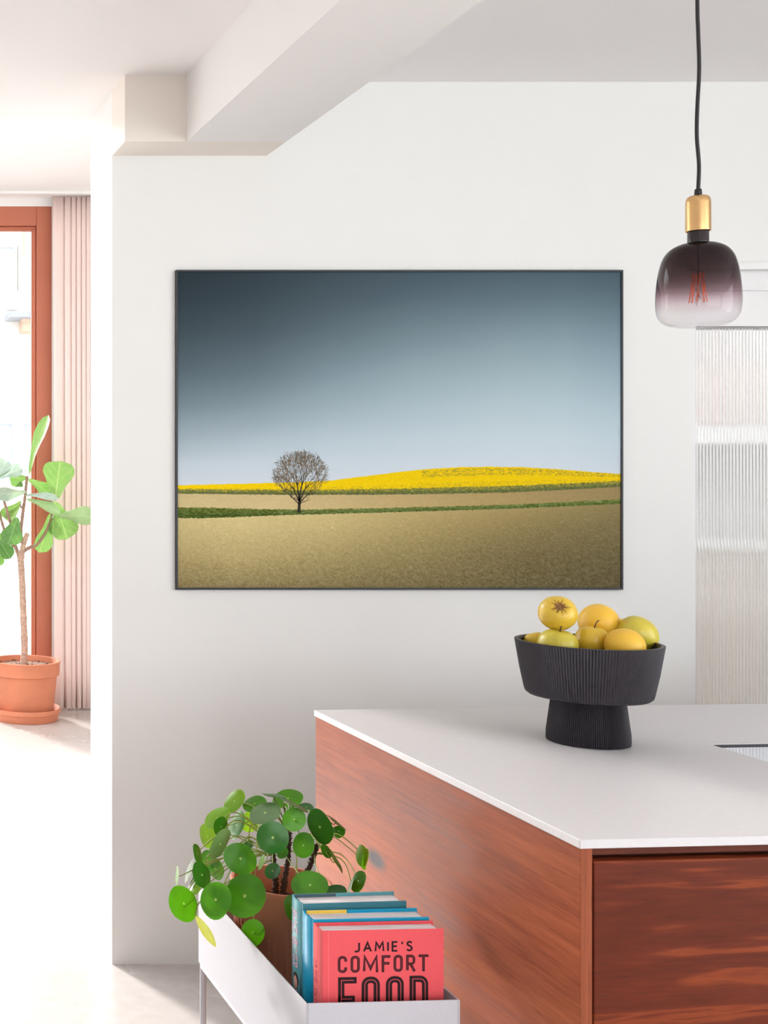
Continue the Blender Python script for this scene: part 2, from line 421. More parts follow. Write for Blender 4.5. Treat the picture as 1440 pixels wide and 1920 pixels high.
MB().box(wx(36), wx(75), BY-.3, BY-.001, wz(626), wz(603)).build('corbel', M['facade_brick'], cn)
MB().box(wx(34), wx(46), BY-.03, BY-.001, wz(478), wz(425)).build('brick_panel', M['facade_brick'], bl)
rf = MB().add([(.3, BY-.5, 7.5), (14.3, BY-.5, 7.5), (14.3, BY+4, 9.5), (.3, BY+4, 9.5), (.3, BY+8.5, 7.5), (14.3, BY+8.5, 7.5)], [(0, 1, 2, 3), (3, 2, 5, 4), (0, 4, 5, 1), (0, 3, 4), (1, 5, 2)]).build('roof', M['far_grey'], bl)

# ------------------------------------------------------------------ pink curtain
cr = thing('curtain', (PX(140, 7.467), 7.467, 0), 'floor length pale pink curtain gathered beside the terracotta window frame', 'curtain')
folds_px = [99, 121, 134, 143.5, 153, 162, 171, 181, 191, 201, 211, 222]
def curtain_row(zf):
    pts = []
    for i in range(len(folds_px)-1):
        a, b = folds_px[i], folds_px[i+1]
        for k in range(10):
            t_ = k/10
            dep = .022*(1-abs(2*t_-1)**7)
            spread = (1-zf)*1.2*math.sin(i*2.1)+(1-zf)*(4 if i == 0 and k == 0 else 0)
            pts.append((PX(a+(b-a)*t_+spread, 7.467), 7.485-dep*(.75+.5*(1-zf))))
    pts.append((PX(folds_px[-1], 7.467), 7.485)); return pts
zt, zb_ = FARZ-.02, .012
rows = 14; v = []; f = []
for r in range(rows+1):
    zf = r/rows
    row = curtain_row(zf); n_ = len(row)
    for j, (x, y) in enumerate(row): v.append((x, y, zb_+(zt-zb_)*zf+(.006*math.sin(j*.9) if r == 0 else 0)))
for r in range(rows):
    for j in range(n_-1): f.append((r*n_+j, r*n_+j+1, (r+1)*n_+j+1, (r+1)*n_+j))
cl = mesh('cloth', v, f, M['curtain'], cr, True)
so = cl.modifiers.new('thick', 'SOLIDIFY'); so.thickness = .002
hz = MB().box(PX(99, 7.46), PX(222, 7.46), 7.440, 7.452, FARZ-.016, FARZ-.0005).build('rail', M['white'], cr)

# ------------------------------------------------------------------ kitchen island
CZ, CT = .92, .0135
SKI = .070
cdrop = H-CZ
YF = F*cdrop/(1574.5-VPY); YBK = F*cdrop/(1331-VPY)
IX0 = .5*(PX(1088.5, YF)+PX(592.5, YBK)); IX1 = IX0+2.35
hx0 = PX(1331, F*cdrop/(1395-VPY)); hy1 = F*cdrop/(1395-VPY)-.07*0
def skY(x, y): return y+SKI*(x-IX0)
hyb = hy1-SKI*(hx0-IX0); hyf = hyb-.50; hx1 = hx0+.80
tp = thing('worktop', (IX0+1.1, (YF+YBK)/2, CZ-CT), 'thin pale grey worktop slab on the walnut kitchen island', 'worktop')
ox = [IX0-.003, hx0, hx1, IX1+.003]; oy = [YF, hyf, hyb, YBK]
v = []
for z in (CZ-CT, CZ):
    for y in oy:
        for x in ox: v.append((x, skY(x, y), z))
f = []
idx = lambda i, j, k: k*16+j*4+i
for j in range(3):
    for i in range(3):
        if i == 1 and j == 1: continue
        f.append((idx(i, j, 1), idx(i+1, j, 1), idx(i+1, j+1, 1), idx(i, j+1, 1)))
        f.append((idx(i, j, 0), idx(i, j+1, 0), idx(i+1, j+1, 0), idx(i+1, j, 0)))
for i in range(3):
    f.append((idx(i, 0, 0), idx(i+1, 0, 0), idx(i+1, 0, 1), idx(i, 0, 1)))
    f.append((idx(i+1, 3, 0), idx(i, 3, 0), idx(i, 3, 1), idx(i+1, 3, 1)))
    f.append((idx(0, i+1, 0), idx(0, i, 0), idx(0, i, 1), idx(0, i+1, 1)))
    f.append((idx(3, i, 0), idx(3, i+1, 0), idx(3, i+1, 1), idx(3, i, 1)))
f += [(idx(1,1,0), idx(1,1,1), idx(2,1,1), idx(2,1,0)), (idx(2,2,0), idx(2,2,1), idx(1,2,1), idx(1,2,0)), (idx(1,2,0), idx(1,2,1), idx(1,1,1), idx(1,1,0)), (idx(2,1,0), idx(2,1,1), idx(2,2,1), idx(2,2,0))]
mesh('slab', v, f, M['counter'], tp, bevel=.0012, segs=2)
hb = thing('hob', (hx0+.4, hyb, CZ-CT), 'reflective glass hob set into the worktop at the right edge', 'hob')
e_ = .004
MB().box(hx0+.0006, hx1-.0006, hyb-e_, hyb-.0006, CZ-CT+.0005, CZ-.0016, SKI, IX0).box(hx0+.0006, hx1-.0006, hyf+.0006, hyf+e_, CZ-CT+.0005, CZ-.0016, SKI, IX0).box(hx0+.0006, hx0+e_, hyf+e_, hyb-e_, CZ-CT+.0005, CZ-.0016, SKI, IX0).box(hx1-e_, hx1-.0006, hyf+e_, hyb-e_, CZ-CT+.0005, CZ-.0016, SKI, IX0).build('gasket', M['black'], hb)
MB().box(hx0+e_+.0002, hx1-e_-.0002, hyf+e_+.0002, hyb-e_-.0002, CZ-CT+.0005, CZ-.0042, SKI, IX0).build('glass', M['hob'], hb)
isl = thing('kitchen_island', (IX0+1.1, (YF+YBK)/2, 0), 'walnut kitchen island with flush drawer fronts under the pale worktop', 'kitchen island')
ZU = CZ-CT-.0004
PT = PX(1113, YF)-PX(1090, YF)
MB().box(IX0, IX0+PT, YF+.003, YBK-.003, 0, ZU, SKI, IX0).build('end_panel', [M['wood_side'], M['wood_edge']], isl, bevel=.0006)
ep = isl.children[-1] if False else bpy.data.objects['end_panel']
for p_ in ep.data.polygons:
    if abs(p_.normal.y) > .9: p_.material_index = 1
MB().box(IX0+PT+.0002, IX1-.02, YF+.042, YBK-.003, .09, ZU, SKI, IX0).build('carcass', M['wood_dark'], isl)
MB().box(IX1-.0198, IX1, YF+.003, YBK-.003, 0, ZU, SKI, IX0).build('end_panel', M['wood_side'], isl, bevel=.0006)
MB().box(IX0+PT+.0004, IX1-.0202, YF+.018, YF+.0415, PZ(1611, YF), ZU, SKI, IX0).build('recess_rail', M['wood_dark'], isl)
MB().box(IX0+PT+.0004, IX1-.0202, YF+.06, YBK-.06, 0, .0898, SKI, IX0).build('plinth', M['black'], isl)
dz1 = PZ(1616, YF+.004)
colsx = [(IX0+PT+.0028, IX0+PT+1.14), (IX0+PT+1.143, IX1-.0225)]
for (a, b) in colsx:
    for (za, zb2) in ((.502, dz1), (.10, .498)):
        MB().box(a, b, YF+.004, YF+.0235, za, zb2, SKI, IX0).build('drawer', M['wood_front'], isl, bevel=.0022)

# ------------------------------------------------------------------ framed landscape picture
AY = WY-.013
ax0, ax1, az1, az0 = PX(330, AY), PX(1169, AY), PZ(506, AY), PZ(1106, AY)
art = thing('picture', ((ax0+ax1)/2, WY-.001, az0), 'large framed landscape photograph of a lone tree before yellow fields', 'picture')
FW = .0058
MB().box(ax0, ax1, AY, WY-.001, az1-FW, az1).box(ax0, ax1, AY, WY-.001, az0, az0+FW).box(ax0, ax0+FW, AY, WY-.001, az0+FW, az1-FW).box(ax1-FW, ax1, AY, WY-.001, az0+FW, az1-FW).build('frame', M['navy'], art, bevel=.0006)
PYP = AY+.004                                        # the print lies just inside the frame
sky_y = [506, 560, 620, 700, 760, 820, 870, 912]
sky_x = [330, 480, 620, 780, 950, 1060, 1169]
sky = np.array([
 [(44,56,62),(54,66,74),(66,80,89),(74,91,101),(80,98,108),(80,99,109),(76,94,104)],
 [(52,64,72),(62,76,84),(78,94,103),(91,109,119),(99,119,129),(100,121,131),(95,116,126)],
 [(66,80,88),(77,92,101),(97,115,124),(118,138,147),(130,151,160),(131,153,162),(122,145,155)],
 [(92,109,118),(106,124,133),(132,152,161),(153,174,182),(164,185,192),(163,185,193),(154,177,187)],
 [(122,140,149),(138,157,166),(160,180,188),(175,195,203),(184,203,210),(183,203,211),(176,197,206)],
 [(162,180,189),(176,194,203),(188,206,215),(195,212,220),(201,217,224),(201,217,224),(194,212,221)],
 [(198,212,221),(204,217,226),(207,220,228),(209,221,229),(211,222,230),(210,222,230),(205,218,227)],
 [(212,222,230),(213,223,231),(214,224,232),(214,225,232),(215,226,233),(214,225,232),(210,222,230)]], float)
def grid(tab, xs_, ys_, x, y):
    i = min(max(int(np.searchsorted(xs_, x))-1, 0), len(xs_)-2); j = min(max(int(np.searchsorted(ys_, y))-1, 0), len(ys_)-2)
    u = (x-xs_[i])/(xs_[i+1]-xs_[i]); w_ = (y-ys_[j])/(ys_[j+1]-ys_[j])
    u = min(max(u, 0), 1); w_ = min(max(w_, 0), 1)
    return (tab[j, i]*(1-u)+tab[j, i+1]*u)*(1-w_)+(tab[j+1, i]*(1-u)+tab[j+1, i+1]*u)*w_
fld_y = [940, 985, 1040, 1106]; fld_x = [330, 450, 620, 800, 1000, 1169]
fld = np.array([
 [(206,190,136),(212,197,140),(206,189,133),(190,170,115),(166,147,97),(142,126,84)],
 [(196,180,126),(205,189,133),(195,178,122),(170,152,101),(142,126,83),(124,112,76)],
 [(172,156,107),(184,168,116),(168,152,104),(146,131,88),(120,107,72),(110,99,68)],
 [(132,118,80),(140,126,86),(132,119,81),(120,108,73),(106,96,65),(98,88,62)]], float)*1.05
up_y = [910, 955]; up_x = [330, 500, 750, 950, 1169]
upf = np.array([[(196,178,128),(204,182,134),(186,162,112),(170,146,98),(150,130,90)], [(202,186,136),(208,188,138),(190,168,116),(172,150,100),(148,130,88)]], float)*1.04
yt = ([330, 450, 545, 620, 650, 700, 750, 800, 860, 920, 980, 1050, 1110, 1169], [910, 907, 904.5, 901, 897, 891, 884.5, 879.5, 876, 875, 876, 880, 885, 889])
yb = ([330, 450, 560, 700, 800, 950, 1050, 1169], [916.5, 918, 918.5, 917, 915, 911, 907, 901.5])
gb = ([330, 450, 560, 700, 800, 950, 1050, 1169], [925.5, 927, 928, 927.5, 926.5, 923.5, 919, 912.5])
ht = ([330, 370, 430, 500, 600, 700, 950, 1169], [951.5, 951.5, 953, 955, 955, 953, 946.5, 936])
hb_ = ([330, 370, 430, 500, 600, 700, 950, 1169], [971, 972, 970, 967, 964, 961.5, 954, 944.5])
rowsv = list(np.arange(508, 868, 6.0))+list(np.arange(868, 976, .9))+list(np.arange(976, 1105, 1.35))+[1104.5]
colsv = list(np.arange(332, 1167.5, 1.9))+[1167.5]
nx, ny = len(colsv), len(rowsv)
N1 = rng.random((ny, nx)); N2 = rng.random((ny, nx))
N3 = np.repeat(np.repeat(rng.random((ny//3+1, nx//3+1)), 3, 0), 3, 1)[:ny, :nx]
cols_ = np.ones((ny, nx, 4)); 
for i, x in enumerate(colsv):
    a, b, c, d, e = (lerp1(x, *q) for q in (yt, yb, gb, ht, hb_))
    for j, y in enumerate(rowsv):
        n1 = N1[j, i]-.5; n2 = N2[j, i]; n3 = N3[j, i]-.5
        if y < a+.3*n1: k = grid(sky, sky_x, sky_y, x, y)
        elif y < b+2.0*n1:
            k = np.array((250, 214, 8), float)-np.array((14, 16, -14))*(x-330)/840*.6+n1*np.array((10, 16, 30))
            t_ = (y-a)/max(b-a, 1)
            if x > 790 and (abs(t_-.16) < .10 or abs(t_-.36) < .07) and n2 > .60: k = np.array((168, 150, 52), float)
            if t_ > .75 and n2 > .8: k = np.array((196, 172, 44), float)
        elif y < c+1.0*n1:
            t_ = (y-b)/max(c-b, 1)
            k = np.array((134, 134, 66), float)*(1-t_)+np.array((98, 108, 62), float)*t_+(n1*34+n3*18)
            if n2 > .86 and t_ < .5: k = np.array((214, 190, 48), float)
        elif y < d+1.4*n1: k = grid(upf, up_x, up_y, x, y)+n1*9+n3*5
        elif y < e+1.2*n1:
            t_ = (y-d)/max(e-d, 1)
            k = np.array((120, 132, 68), float)*(1-t_)+np.array((86, 104, 50), float)*t_+n1*40+n3*34-(14 if x < 520 else 0)
        else:
            dark = (y-e)/140
            k = grid(fld, fld_x, fld_y, x, y)+n1*(10+26*dark)+n3*(4+10*dark)
            if n2 > .9985: k = k+48
        k = np.clip(k, 3, 253)/255
        cols_[j, i, :3] = np.where(k <= .04045, k/12.92, ((k+.055)/1.055)**2.4)
vv = [(PX(x, PYP), PYP, PZ(y, PYP)) for y in rowsv for x in colsv]
ff = [(j*nx+i, (j+1)*nx+i, (j+1)*nx+i+1, j*nx+i+1) for j in range(ny-1) for i in range(nx-1)]
t = NT('landscape_print')
at = t.n('ShaderNodeAttribute'); at.attribute_name = 'ink'
t.base(at.outputs['Color']).set(Roughness=.7); t.b.inputs['Specular IOR Level'].default_value = .06
M['print'] = t.m
pr = mesh('print', vv, ff, M['print'], art)
ca = pr.data.color_attributes.new('ink', 'FLOAT_COLOR', 'POINT')
ca.data.foreach_set('color', cols_.reshape(-1))
MB().box(ax0+FW, ax1-FW, PYP+.002, WY-.0015, az0+FW, az1-FW).build('backing_board', M['navy'], art)
# the tree printed on the picture: flat ink strokes
def ink(name, c): 
    return plain(name, c, .6, var=.1, scale=300, spec=.15)
M['ink_dark'] = ink('dark_bark_ink', (52, 47, 36)); M['ink_twig'] = ink('twig_ink', (84, 78, 66)); M['ink_leaf'] = ink('bud_ink', (150, 128, 94)); M['ink_shade'] = ink('shadow_ink', (74, 82, 40))
class Ink:
    def __init__(s, y): s.mb = MB(); s.y = y
    def seg(s, a, b, wa, wb):
        dx, dy = b[0]-a[0], b[1]-a[1]; l_ = math.hypot(dx, dy) or 1
        nx_, ny_ = -dy/l_*.5, dx/l_*.5
        q = [(a[0]+nx_*wa, a[1]+ny_*wa), (a[0]-nx_*wa, a[1]-ny_*wa), (b[0]-nx_*wb, b[1]-ny_*wb), (b[0]+nx_*wb, b[1]+ny_*wb)]
        s.mb.add([(PX(x, s.y), s.y, PZ(y, s.y)) for x, y in q], [(0, 1, 2, 3)])
    def dot(s, x, y, r):
        q = [(x-r, y), (x, y-r*1.3), (x+r, y), (x, y+r*1.3)]
        s.mb.add([(PX(a, s.y), s.y, PZ(b, s.y)) for a, b in q], [(0, 1, 2, 3)])
I1, I2, I3, I4 = Ink(PYP-.0003), Ink(PYP-.00025), Ink(PYP-.00035), Ink(PYP-.0002)
rt = random.Random(11)
def inside(x, y):
    cx, cy = 563, 892
    rx = 50 if y < 905 else 50-(y-905)*.85
    return (abs(x-cx)/max(rx, 4))**2.2+(abs(y-cy)/(44 if y < cy else 52))**2.2 < 1.0+rt.uniform(-.12, .14)
def grow(x, y, ang, ln_, wd, dep):
    n_ = 3
    for _ in range(n_):
        nx_, ny_ = x+math.sin(ang)*ln_/n_, y-math.cos(ang)*ln_/n_
        if dep > 1 and not inside(nx_, ny_): 
            if rt.random() < .7: return
        (I1 if wd > .8 else I2).seg((x, y), (nx_, ny_), wd, wd*.88)
        x, y = nx_, ny_; wd *= .88; ang += rt.uniform(-.18, .18); ang *= .97
        if dep >= 3 and rt.random() < .55: I3.dot(x+rt.uniform(-1, 1), y+rt.uniform(-1, 1), rt.uniform(.45, .95))
    if dep >= 6: return
    for s_ in ((-1, 1) if dep > 2 else (-1, 0, 1)):
        if dep >= 4 and rt.random() < .10: continue
        grow(x, y, ang+s_*rt.uniform(.18, .55)+rt.uniform(-.1, .1), ln_*rt.uniform(.66, .86), max(wd*.72, .5), dep+1)
I1.seg((560.5, 961), (561, 948), 6.2, 5.2); I1.seg((561, 948), (562, 936), 5.2, 5.0)
for a_, l_, w_, y0 in ((-.80, 20, 1.9, 946), (-.48, 24, 2.4, 940), (-.16, 27, 3.0, 937), (.10, 28, 3.0, 937), (.42, 25, 2.5, 939), (.78, 22, 2.0, 943), (1.05, 18, 1.4, 945), (-1.0, 16, 1.3, 940)):
    grow(561.5, y0, a_, l_, w_, 1)
for k in range(1050):
    x_, y_ = rt.uniform(512, 614), rt.uniform(848, 940)
    if not inside(x_, y_): continue
    a_ = math.atan2(x_-562, 950-y_)+rt.uniform(-.7, .7); l_ = rt.uniform(2.5, 7)
    (I1 if rt.random() < .28+.5*max(0, (y_-900)/40) else I2).seg((x_, y_), (x_+math.sin(a_)*l_, y_-math.cos(a_)*l_), .55, .3)
    if y_ < 905 and rt.random() < .5: I3.dot(x_+rt.uniform(-2, 2), y_+rt.uniform(-2, 2), rt.uniform(.4, .8))
for x_, y_ in ((548, 957.5), (572, 957.5)): I4.seg((561, 959.5), (x_, y_), 3.4, .8)
for nm, I_, m_ in (('printed_branches', I1, 'ink_dark'), ('printed_twigs', I2, 'ink_twig'), ('printed_buds', I3, 'ink_leaf'), ('printed_tree_shadow', I4, 'ink_shade')):
    tag(I_.mb.build(nm, M[m_], art), kind='stuff')

# ------------------------------------------------------------------ pendant lamp
LY = 2.40; lx = PX(1309, LY); kx = .815*LY/F; kz = LY/F
lamp = thing('pendant_lamp', (lx, LY, PZ(612, LY)), 'pendant lamp with smoky ombre glass bulb and brass socket on black cord', 'lamp')
def lz(py): return PZ(py, LY)
cp = spline([P(1308, -205, LY), P(1307.5, 0, LY), P(1309, 60, LY), P(1311, 130, LY), P(1307.5, 200, LY), P(1306.5, 255, LY), P(1310.5, 310, LY), P(1309, 358, LY)], 8)
cp[0].z = ZCR-.02
cp[0].x = lx
MB().tube(cp, .0034, 10).build('cord', M['black'], lamp, True)
MB().lathe([(0.0005, lz(-200)+.0), (.05, ZCR-.03-0), (.05, ZCR-.001), (.0005, ZCR-.001)], (lx, LY, 0), 40).build('ceiling_rose', M['black'], lamp, True)
MB().lathe([(.001, lz(354)), (.0055, lz(354.5)), (.0062, lz(358)), (.0066, lz(368)), (.001, lz(368))], (lx, LY, 0), 20).build('cord_grip', M['black'], lamp, True)
sr = 24.6*kx
so_ = MB().lathe([(.001, lz(367)), (sr*.62, lz(367.2)), (sr*.82, lz(369)), (sr*.95, lz(373)), (sr, lz(380)), (sr*1.01, lz(432)), (sr*1.01, lz(433.5)), (sr*.93, lz(433.5)), (sr*.93, lz(430)), (.001, lz(430))], (lx, LY, 0), 48).build('socket', M['brass'], lamp); smooth_by_angle(so_, 50)
MB().lathe([(.0165, lz(430.5)), (.0178, lz(434)), (.0178, lz(453)), (.0188, lz(457)), (.016, lz(457))], (lx, LY, 0), 40).build('collar', M['gloss_black'], lamp, True)
prof = [(21.5, 455.5), (30, 456.5), (42, 460), (54, 466), (63, 474.5), (69.5, 485), (74, 498), (77.5, 513), (80, 530), (81.7, 548), (82.3, 563), (81.8, 576), (79.5, 588), (74, 598), (66, 605), (55, 609.5), (42, 612), (25, 613.2), (8, 613.6), (.5, 613.6)]
def bulb_mat():
    t = NT('smoky_ombre_glass'); t.t.nodes.remove(t.b)
    g = t.n('ShaderNodeNewGeometry'); sp = t.n('ShaderNodeSeparateXYZ'); t.l(g.outputs['Position'], sp.inputs[0])
    z0, z1 = lz(613), lz(455)
    fz = t.math('DIVIDE', t.math('SUBTRACT', sp.outputs['Z'], z0), z1-z0)
    c = t.ramp(fz, [(0, (.96, .95, .96)), (.20, (.92, .89, .90)), (.34, (.76, .66, .69)), (.46, (.44, .34, .36)), (.60, (.25, .18, .19)), (.78, (.17, .12, .125)), (1, (.13, .09, .095))])
    tr = t.n('ShaderNodeBsdfTransparent'); t.l(c, tr.inputs['Color'])
    gl = t.n('ShaderNodeBsdfGlossy'); gl.inputs['Roughness'].default_value = .03
    lw = t.n('ShaderNodeLayerWeight'); lw.inputs['Blend'].default_value = .5
    k = t.math('ADD', t.math('MULTIPLY', t.math('POWER', lw.outputs['Facing'], 3.5), .55), .022)
    mx = t.n('ShaderNodeMixShader'); t.l(k, mx.inputs[0]); t.l(tr.outputs[0], mx.inputs[1]); t.l(gl.outputs[0], mx.inputs[2]); t.l(mx.outputs[0], t.out.inputs[0]); return t.m
M['bulb'] = bulb_mat()
prof = [(max(q.x, .3), q.y) for q in spline([(r, y, 0) for r, y in prof], 4)]
bb = MB().lathe([(r*kx, lz(y)) for r, y in prof], (lx, LY, 0), 80).build('glass_bulb', M['bulb'], lamp, True)
t = NT('orange_led_filament'); t.base(L4((214, 110, 70))).set(Roughness=.5); t.b.inputs['Emission Color'].default_value = L4((226, 104, 60)); t.b.inputs['Emission Strength'].default_value = .35; M['filament'] = t.m
M['clear'] = plain('clear_glass_stem', (225, 222, 224), .08, var=.02)
MB().tube([(lx, LY, lz(457)), (lx, LY, lz(556))], .0009, 6).build('support_wire', M['gloss_black'], lamp)
MB().lathe([(.0005, lz(556)), (.004, lz(557)), (.0055, lz(563)), (.005, lz(567)), (.0018, lz(573)), (.0005, lz(575))], (lx, LY, 0), 16).build('glass_stem', M['clear'], lamp, True)
for k in range(4):
    a_ = PI/4+k*PI/2; bx_, by_ = math.cos(a_), math.sin(a_)
    a2 = a_+.5
    MB().tube([(lx+.0075*math.cos(a2), LY+.0075*math.sin(a2), lz(512)), (lx+.0150*bx_, LY+.0150*by_, lz(567))], .0009, 6).build('filament', M['filament'], lamp, True)
    MB().tube([(lx+.0095*math.cos(a2), LY+.0095*math.sin(a2), lz(512)), (lx+.0135*math.cos(a_+1.0), LY+.0135*math.sin(a_+1.0), lz(567))], .0009, 6).build('filament', M['filament'], lamp, True)

# ------------------------------------------------------------------ bowl of fruit on the worktop
BY_ = F*cdrop/(1391.5-VPY)
bc = Vector((PX(1102.5, BY_), BY_, CZ)); cs = math.cos(math.atan((1102.5-VPX)/F))
def br(w): return w*.5*BY_/F*cs
r_base, r_ftop, r_low, r_rim = br(158.5), br(139), br(243), br(282)
zl = PZ(1311, BY_)-CZ; zr = PZ(1202.5, BY_)-CZ
bowl = thing('fruit_bowl', bc, 'black ribbed stoneware footed bowl holding yellow fruit on the worktop', 'bowl')
NR = 150
def fl(depth): return lambda j, k: (depth*(1 if k % 4 in (0, 1) else -1) if depth else 0)
ft = MB().lathe([(.002, .0002), (r_base-.004, .0002), (r_base-.0005, .0015), (r_base, .006), (r_base*.965+r_ftop*.035, .02), (r_ftop, zl+.004), (.002, zl+.004)], bc, NR*4, lambda j, k: (.0016*math.cos(2*PI*k/5) if 2 <= j <= 5 else 0)).build('foot', M['bowl'], bowl); smooth_by_angle(ft, 50)
zf_ = .150
pr_ = [(.004, zl+.0045), (r_low-.016, zl+.0045), (r_low-.005, zl+.0065), (r_low-.001, zl+.011), (r_low+.001, zl+.018), (r_low*.5+r_rim*.5, (zl+zr)/2), (r_rim, zr-.0006), (r_rim-.0012, zr), (r_rim-.0062, zr), (r_rim-.0072, zr-.002), (r_rim-.014, zf_+.012), (r_rim-.03, zf_), (.004, zf_-.002)]
bo = MB().lathe(pr_, bc, NR*4, lambda j, k: (.0011*math.cos(2*PI*k/4) if 3 <= j <= 6 else 0)).build('basin', M['bowl'], bowl); smooth_by_angle(bo, 50)
def fruit_mat(name, c1, c2, spots=None, citrus=False):
    t = NT(name); v = t.coord('Object'); a = t.noise(v, 22, 4, .55)
    c = t.ramp(a, [(.3, c1), (.7, c2)])
    sp = t.noise(v, 420, 2); c = t.mix(c, L4((176, 130, 40)), t.math('MULTIPLY', t.ramp(sp, [(.68, (0, 0, 0)), (.74, (1, 1, 1))]), .35))
    if spots:
        b = t.noise(v, 55, 4, .6); c = t.mix(c, L4(spots), t.math('MULTIPLY', t.ramp(b, [(.60, (0, 0, 0)), (.78, (1, 1, 1))]), .55))
    t.base(c).set(Roughness=.40 if citrus else .3)
    if citrus: t.bump(t.noise(v, 650, 2), .35, .0012)
    t.b.inputs['Subsurface Weight'].default_value = .06; t.b.inputs['Subsurface Radius'].default_value = (.01, .006, .002); t.b.inputs['Subsurface Scale'].default_value = .3
    return t.m
M['apple_y'] = fruit_mat('golden_apple_skin', (214, 178, 56), (228, 190, 66), (198, 150, 50)); M['apple_g'] = fruit_mat('green_yellow_apple_skin', (196, 184, 62), (212, 192, 70), (200, 140, 60))
M['apple_gold'] = fruit_mat('freckled_golden_apple_skin', (220, 184, 54), (230, 194, 62), (190, 140, 44)); M['orange'] = fruit_mat('pale_orange_peel', (236, 186, 56), (242, 196, 66), None, True)
M['fstem'] = plain('fruit_stem', (78, 50, 34), .8)
M['calyx'] = plain('dried_calyx', (128, 86, 48), .9, var=.3, scale=200)
def fruit(name, px, py, Y, r, mat, label, axis=(0, 0, 1), dip=.22, elong=1.0, stem=True, calyx=False, citrus=False):
    c = P(px, py, Y); ax = Vector(axis).normalized()
    q = Vector((0, 0, 1)).rotation_difference(ax)
    root = thing(name, c, label, 'fruit', 'fruit in the black ribbed bowl')
    n, m = 36, 26; vs_, fs = [], []
    for j in range(m+1):
        th = PI*j/m
        if citrus: rr = r*(1+.03*max(0, math.cos(th))**12+.04*max(0, -math.cos(th))**14); zz = rr*math.cos(th)*elong
        else:
            rr = r*(1+.05*math.cos(th)); zz = rr*math.cos(th)*elong
            zz -= r*dip*math.exp(-(th/.42)**2)-0; zz += r*dip*.7*math.exp(-((PI-th)/.40)**2)
        for k in range(n):
            a = 2*PI*k/n
            lob = 1+(0 if citrus else .018*math.cos(5*a)*(.3+.7*max(0, -math.cos(th))))
            vs_.append(c+q @ Vector((rr*math.sin(th)*math.cos(a)*lob, rr*math.sin(th)*math.sin(a)*lob, zz)))
    for j in range(m):
        for k in range(n): fs.append((j*n+k, (j+1)*n+k, (j+1)*n+(k+1) % n, j*n+(k+1) % n))
    mesh('flesh', vs_, fs, M[mat], root, True)
    if stem and not citrus:
        z0 = r*(1.05*elong-dip)
        pts = [c+q @ Vector((0, 0, z0-.001)), c+q @ Vector((.001, 0, z0+.006)), c+q @ Vector((.0035, .001, z0+.0125)), c+q @ Vector((.0075, .002, z0+.0155))]
        MB().tube(spline(pts, 4), [.0011]*12+[.0014], 6).build('stem', M['fstem'], root, True)
    if calyx:
        z0 = -r*(.95*elong-dip*.7)
        mb = MB()
        mb.lathe([(.0005, .0002), (.004, -.0006), (.0068, -.0008)], (0, 0, 0), 12)
        rr_ = random.Random(3)
        for k in range(17):
            a = 2*PI*k/17+rr_.uniform(-.15, .15); l_ = rr_.uniform(.011, .022); w_ = rr_.uniform(.0005, .0020)
            def on(rad):
                th = rad/r
                th2 = PI-th; R_ = r*(1+.05*math.cos(th2)); z_ = R_*math.cos(th2)*elong+r*dip*.7*math.exp(-(th/.40)**2)
                return R_*math.sin(th2), z_-.0006
            ring = []
            for s_ in range(5):
                rd, z_ = on(.004+(l_-.004)*s_/4); ww = w_*(1-s_/4.6)
                for sg in (-1, 1): ring.append((rd*math.cos(a)-sg*ww*math.sin(a), rd*math.sin(a)+sg*ww*math.cos(a), z_-z0))
            mb.add(ring, [(2*s_, 2*s_+1, 2*s_+3, 2*s_+2) for s_ in range(4)])
        vv_ = [c+q @ (Vector(p_)+Vector((0, 0, z0-.0004))) for p_ in mb.v]
        mesh('calyx', vv_, mb.f, M['calyx'], root)
    return root
fruit('apple', 1046, 1149, 2.42, .0345, 'apple_y', 'topmost golden apple showing its brown star shaped calyx', (.30, .78, -.52), .2, .94, False, True)
fruit('orange', 1122.5, 1167, 2.465, .0365, 'orange', 'upper round pale orange beside the topmost apple', (.1, .3, .9), elong=1, citrus=True)
fruit('apple', 1004, 1203, 2.49, .021, 'apple_gold', 'small yellow apple at the left rim of the bowl', (-.2, .2, .9), .2, .95, False)
fruit('apple', 1046, 1210, 2.40, .0355, 'apple_g', 'green yellow apple with short stem at the front left of bowl', (.08, -.1, 1), .2, .92)
fruit('apple', 1110, 1203, 2.412, .0305, 'apple_gold', 'freckled golden apple with curved stem in the front middle', (.12, -.08, 1), .22, 1.06)
fruit('orange', 1172, 1212, 2.354, .034, 'orange', 'round pale orange at the front right of the bowl', (.5, -.4, -.6), elong=1.02, citrus=True)
fruit('apple', 1197, 1190, 2.42, .0335, 'apple_g', 'large oblong green yellow apple at the right rim', (-.72, .1, .62), .12, 1.16, False)
fruit('orange', 1164, 1180, 2.48, .021, 'orange', 'small orange fruit wedged behind the freckled golden apple', (0, .2, 1), elong=1, citrus=True)

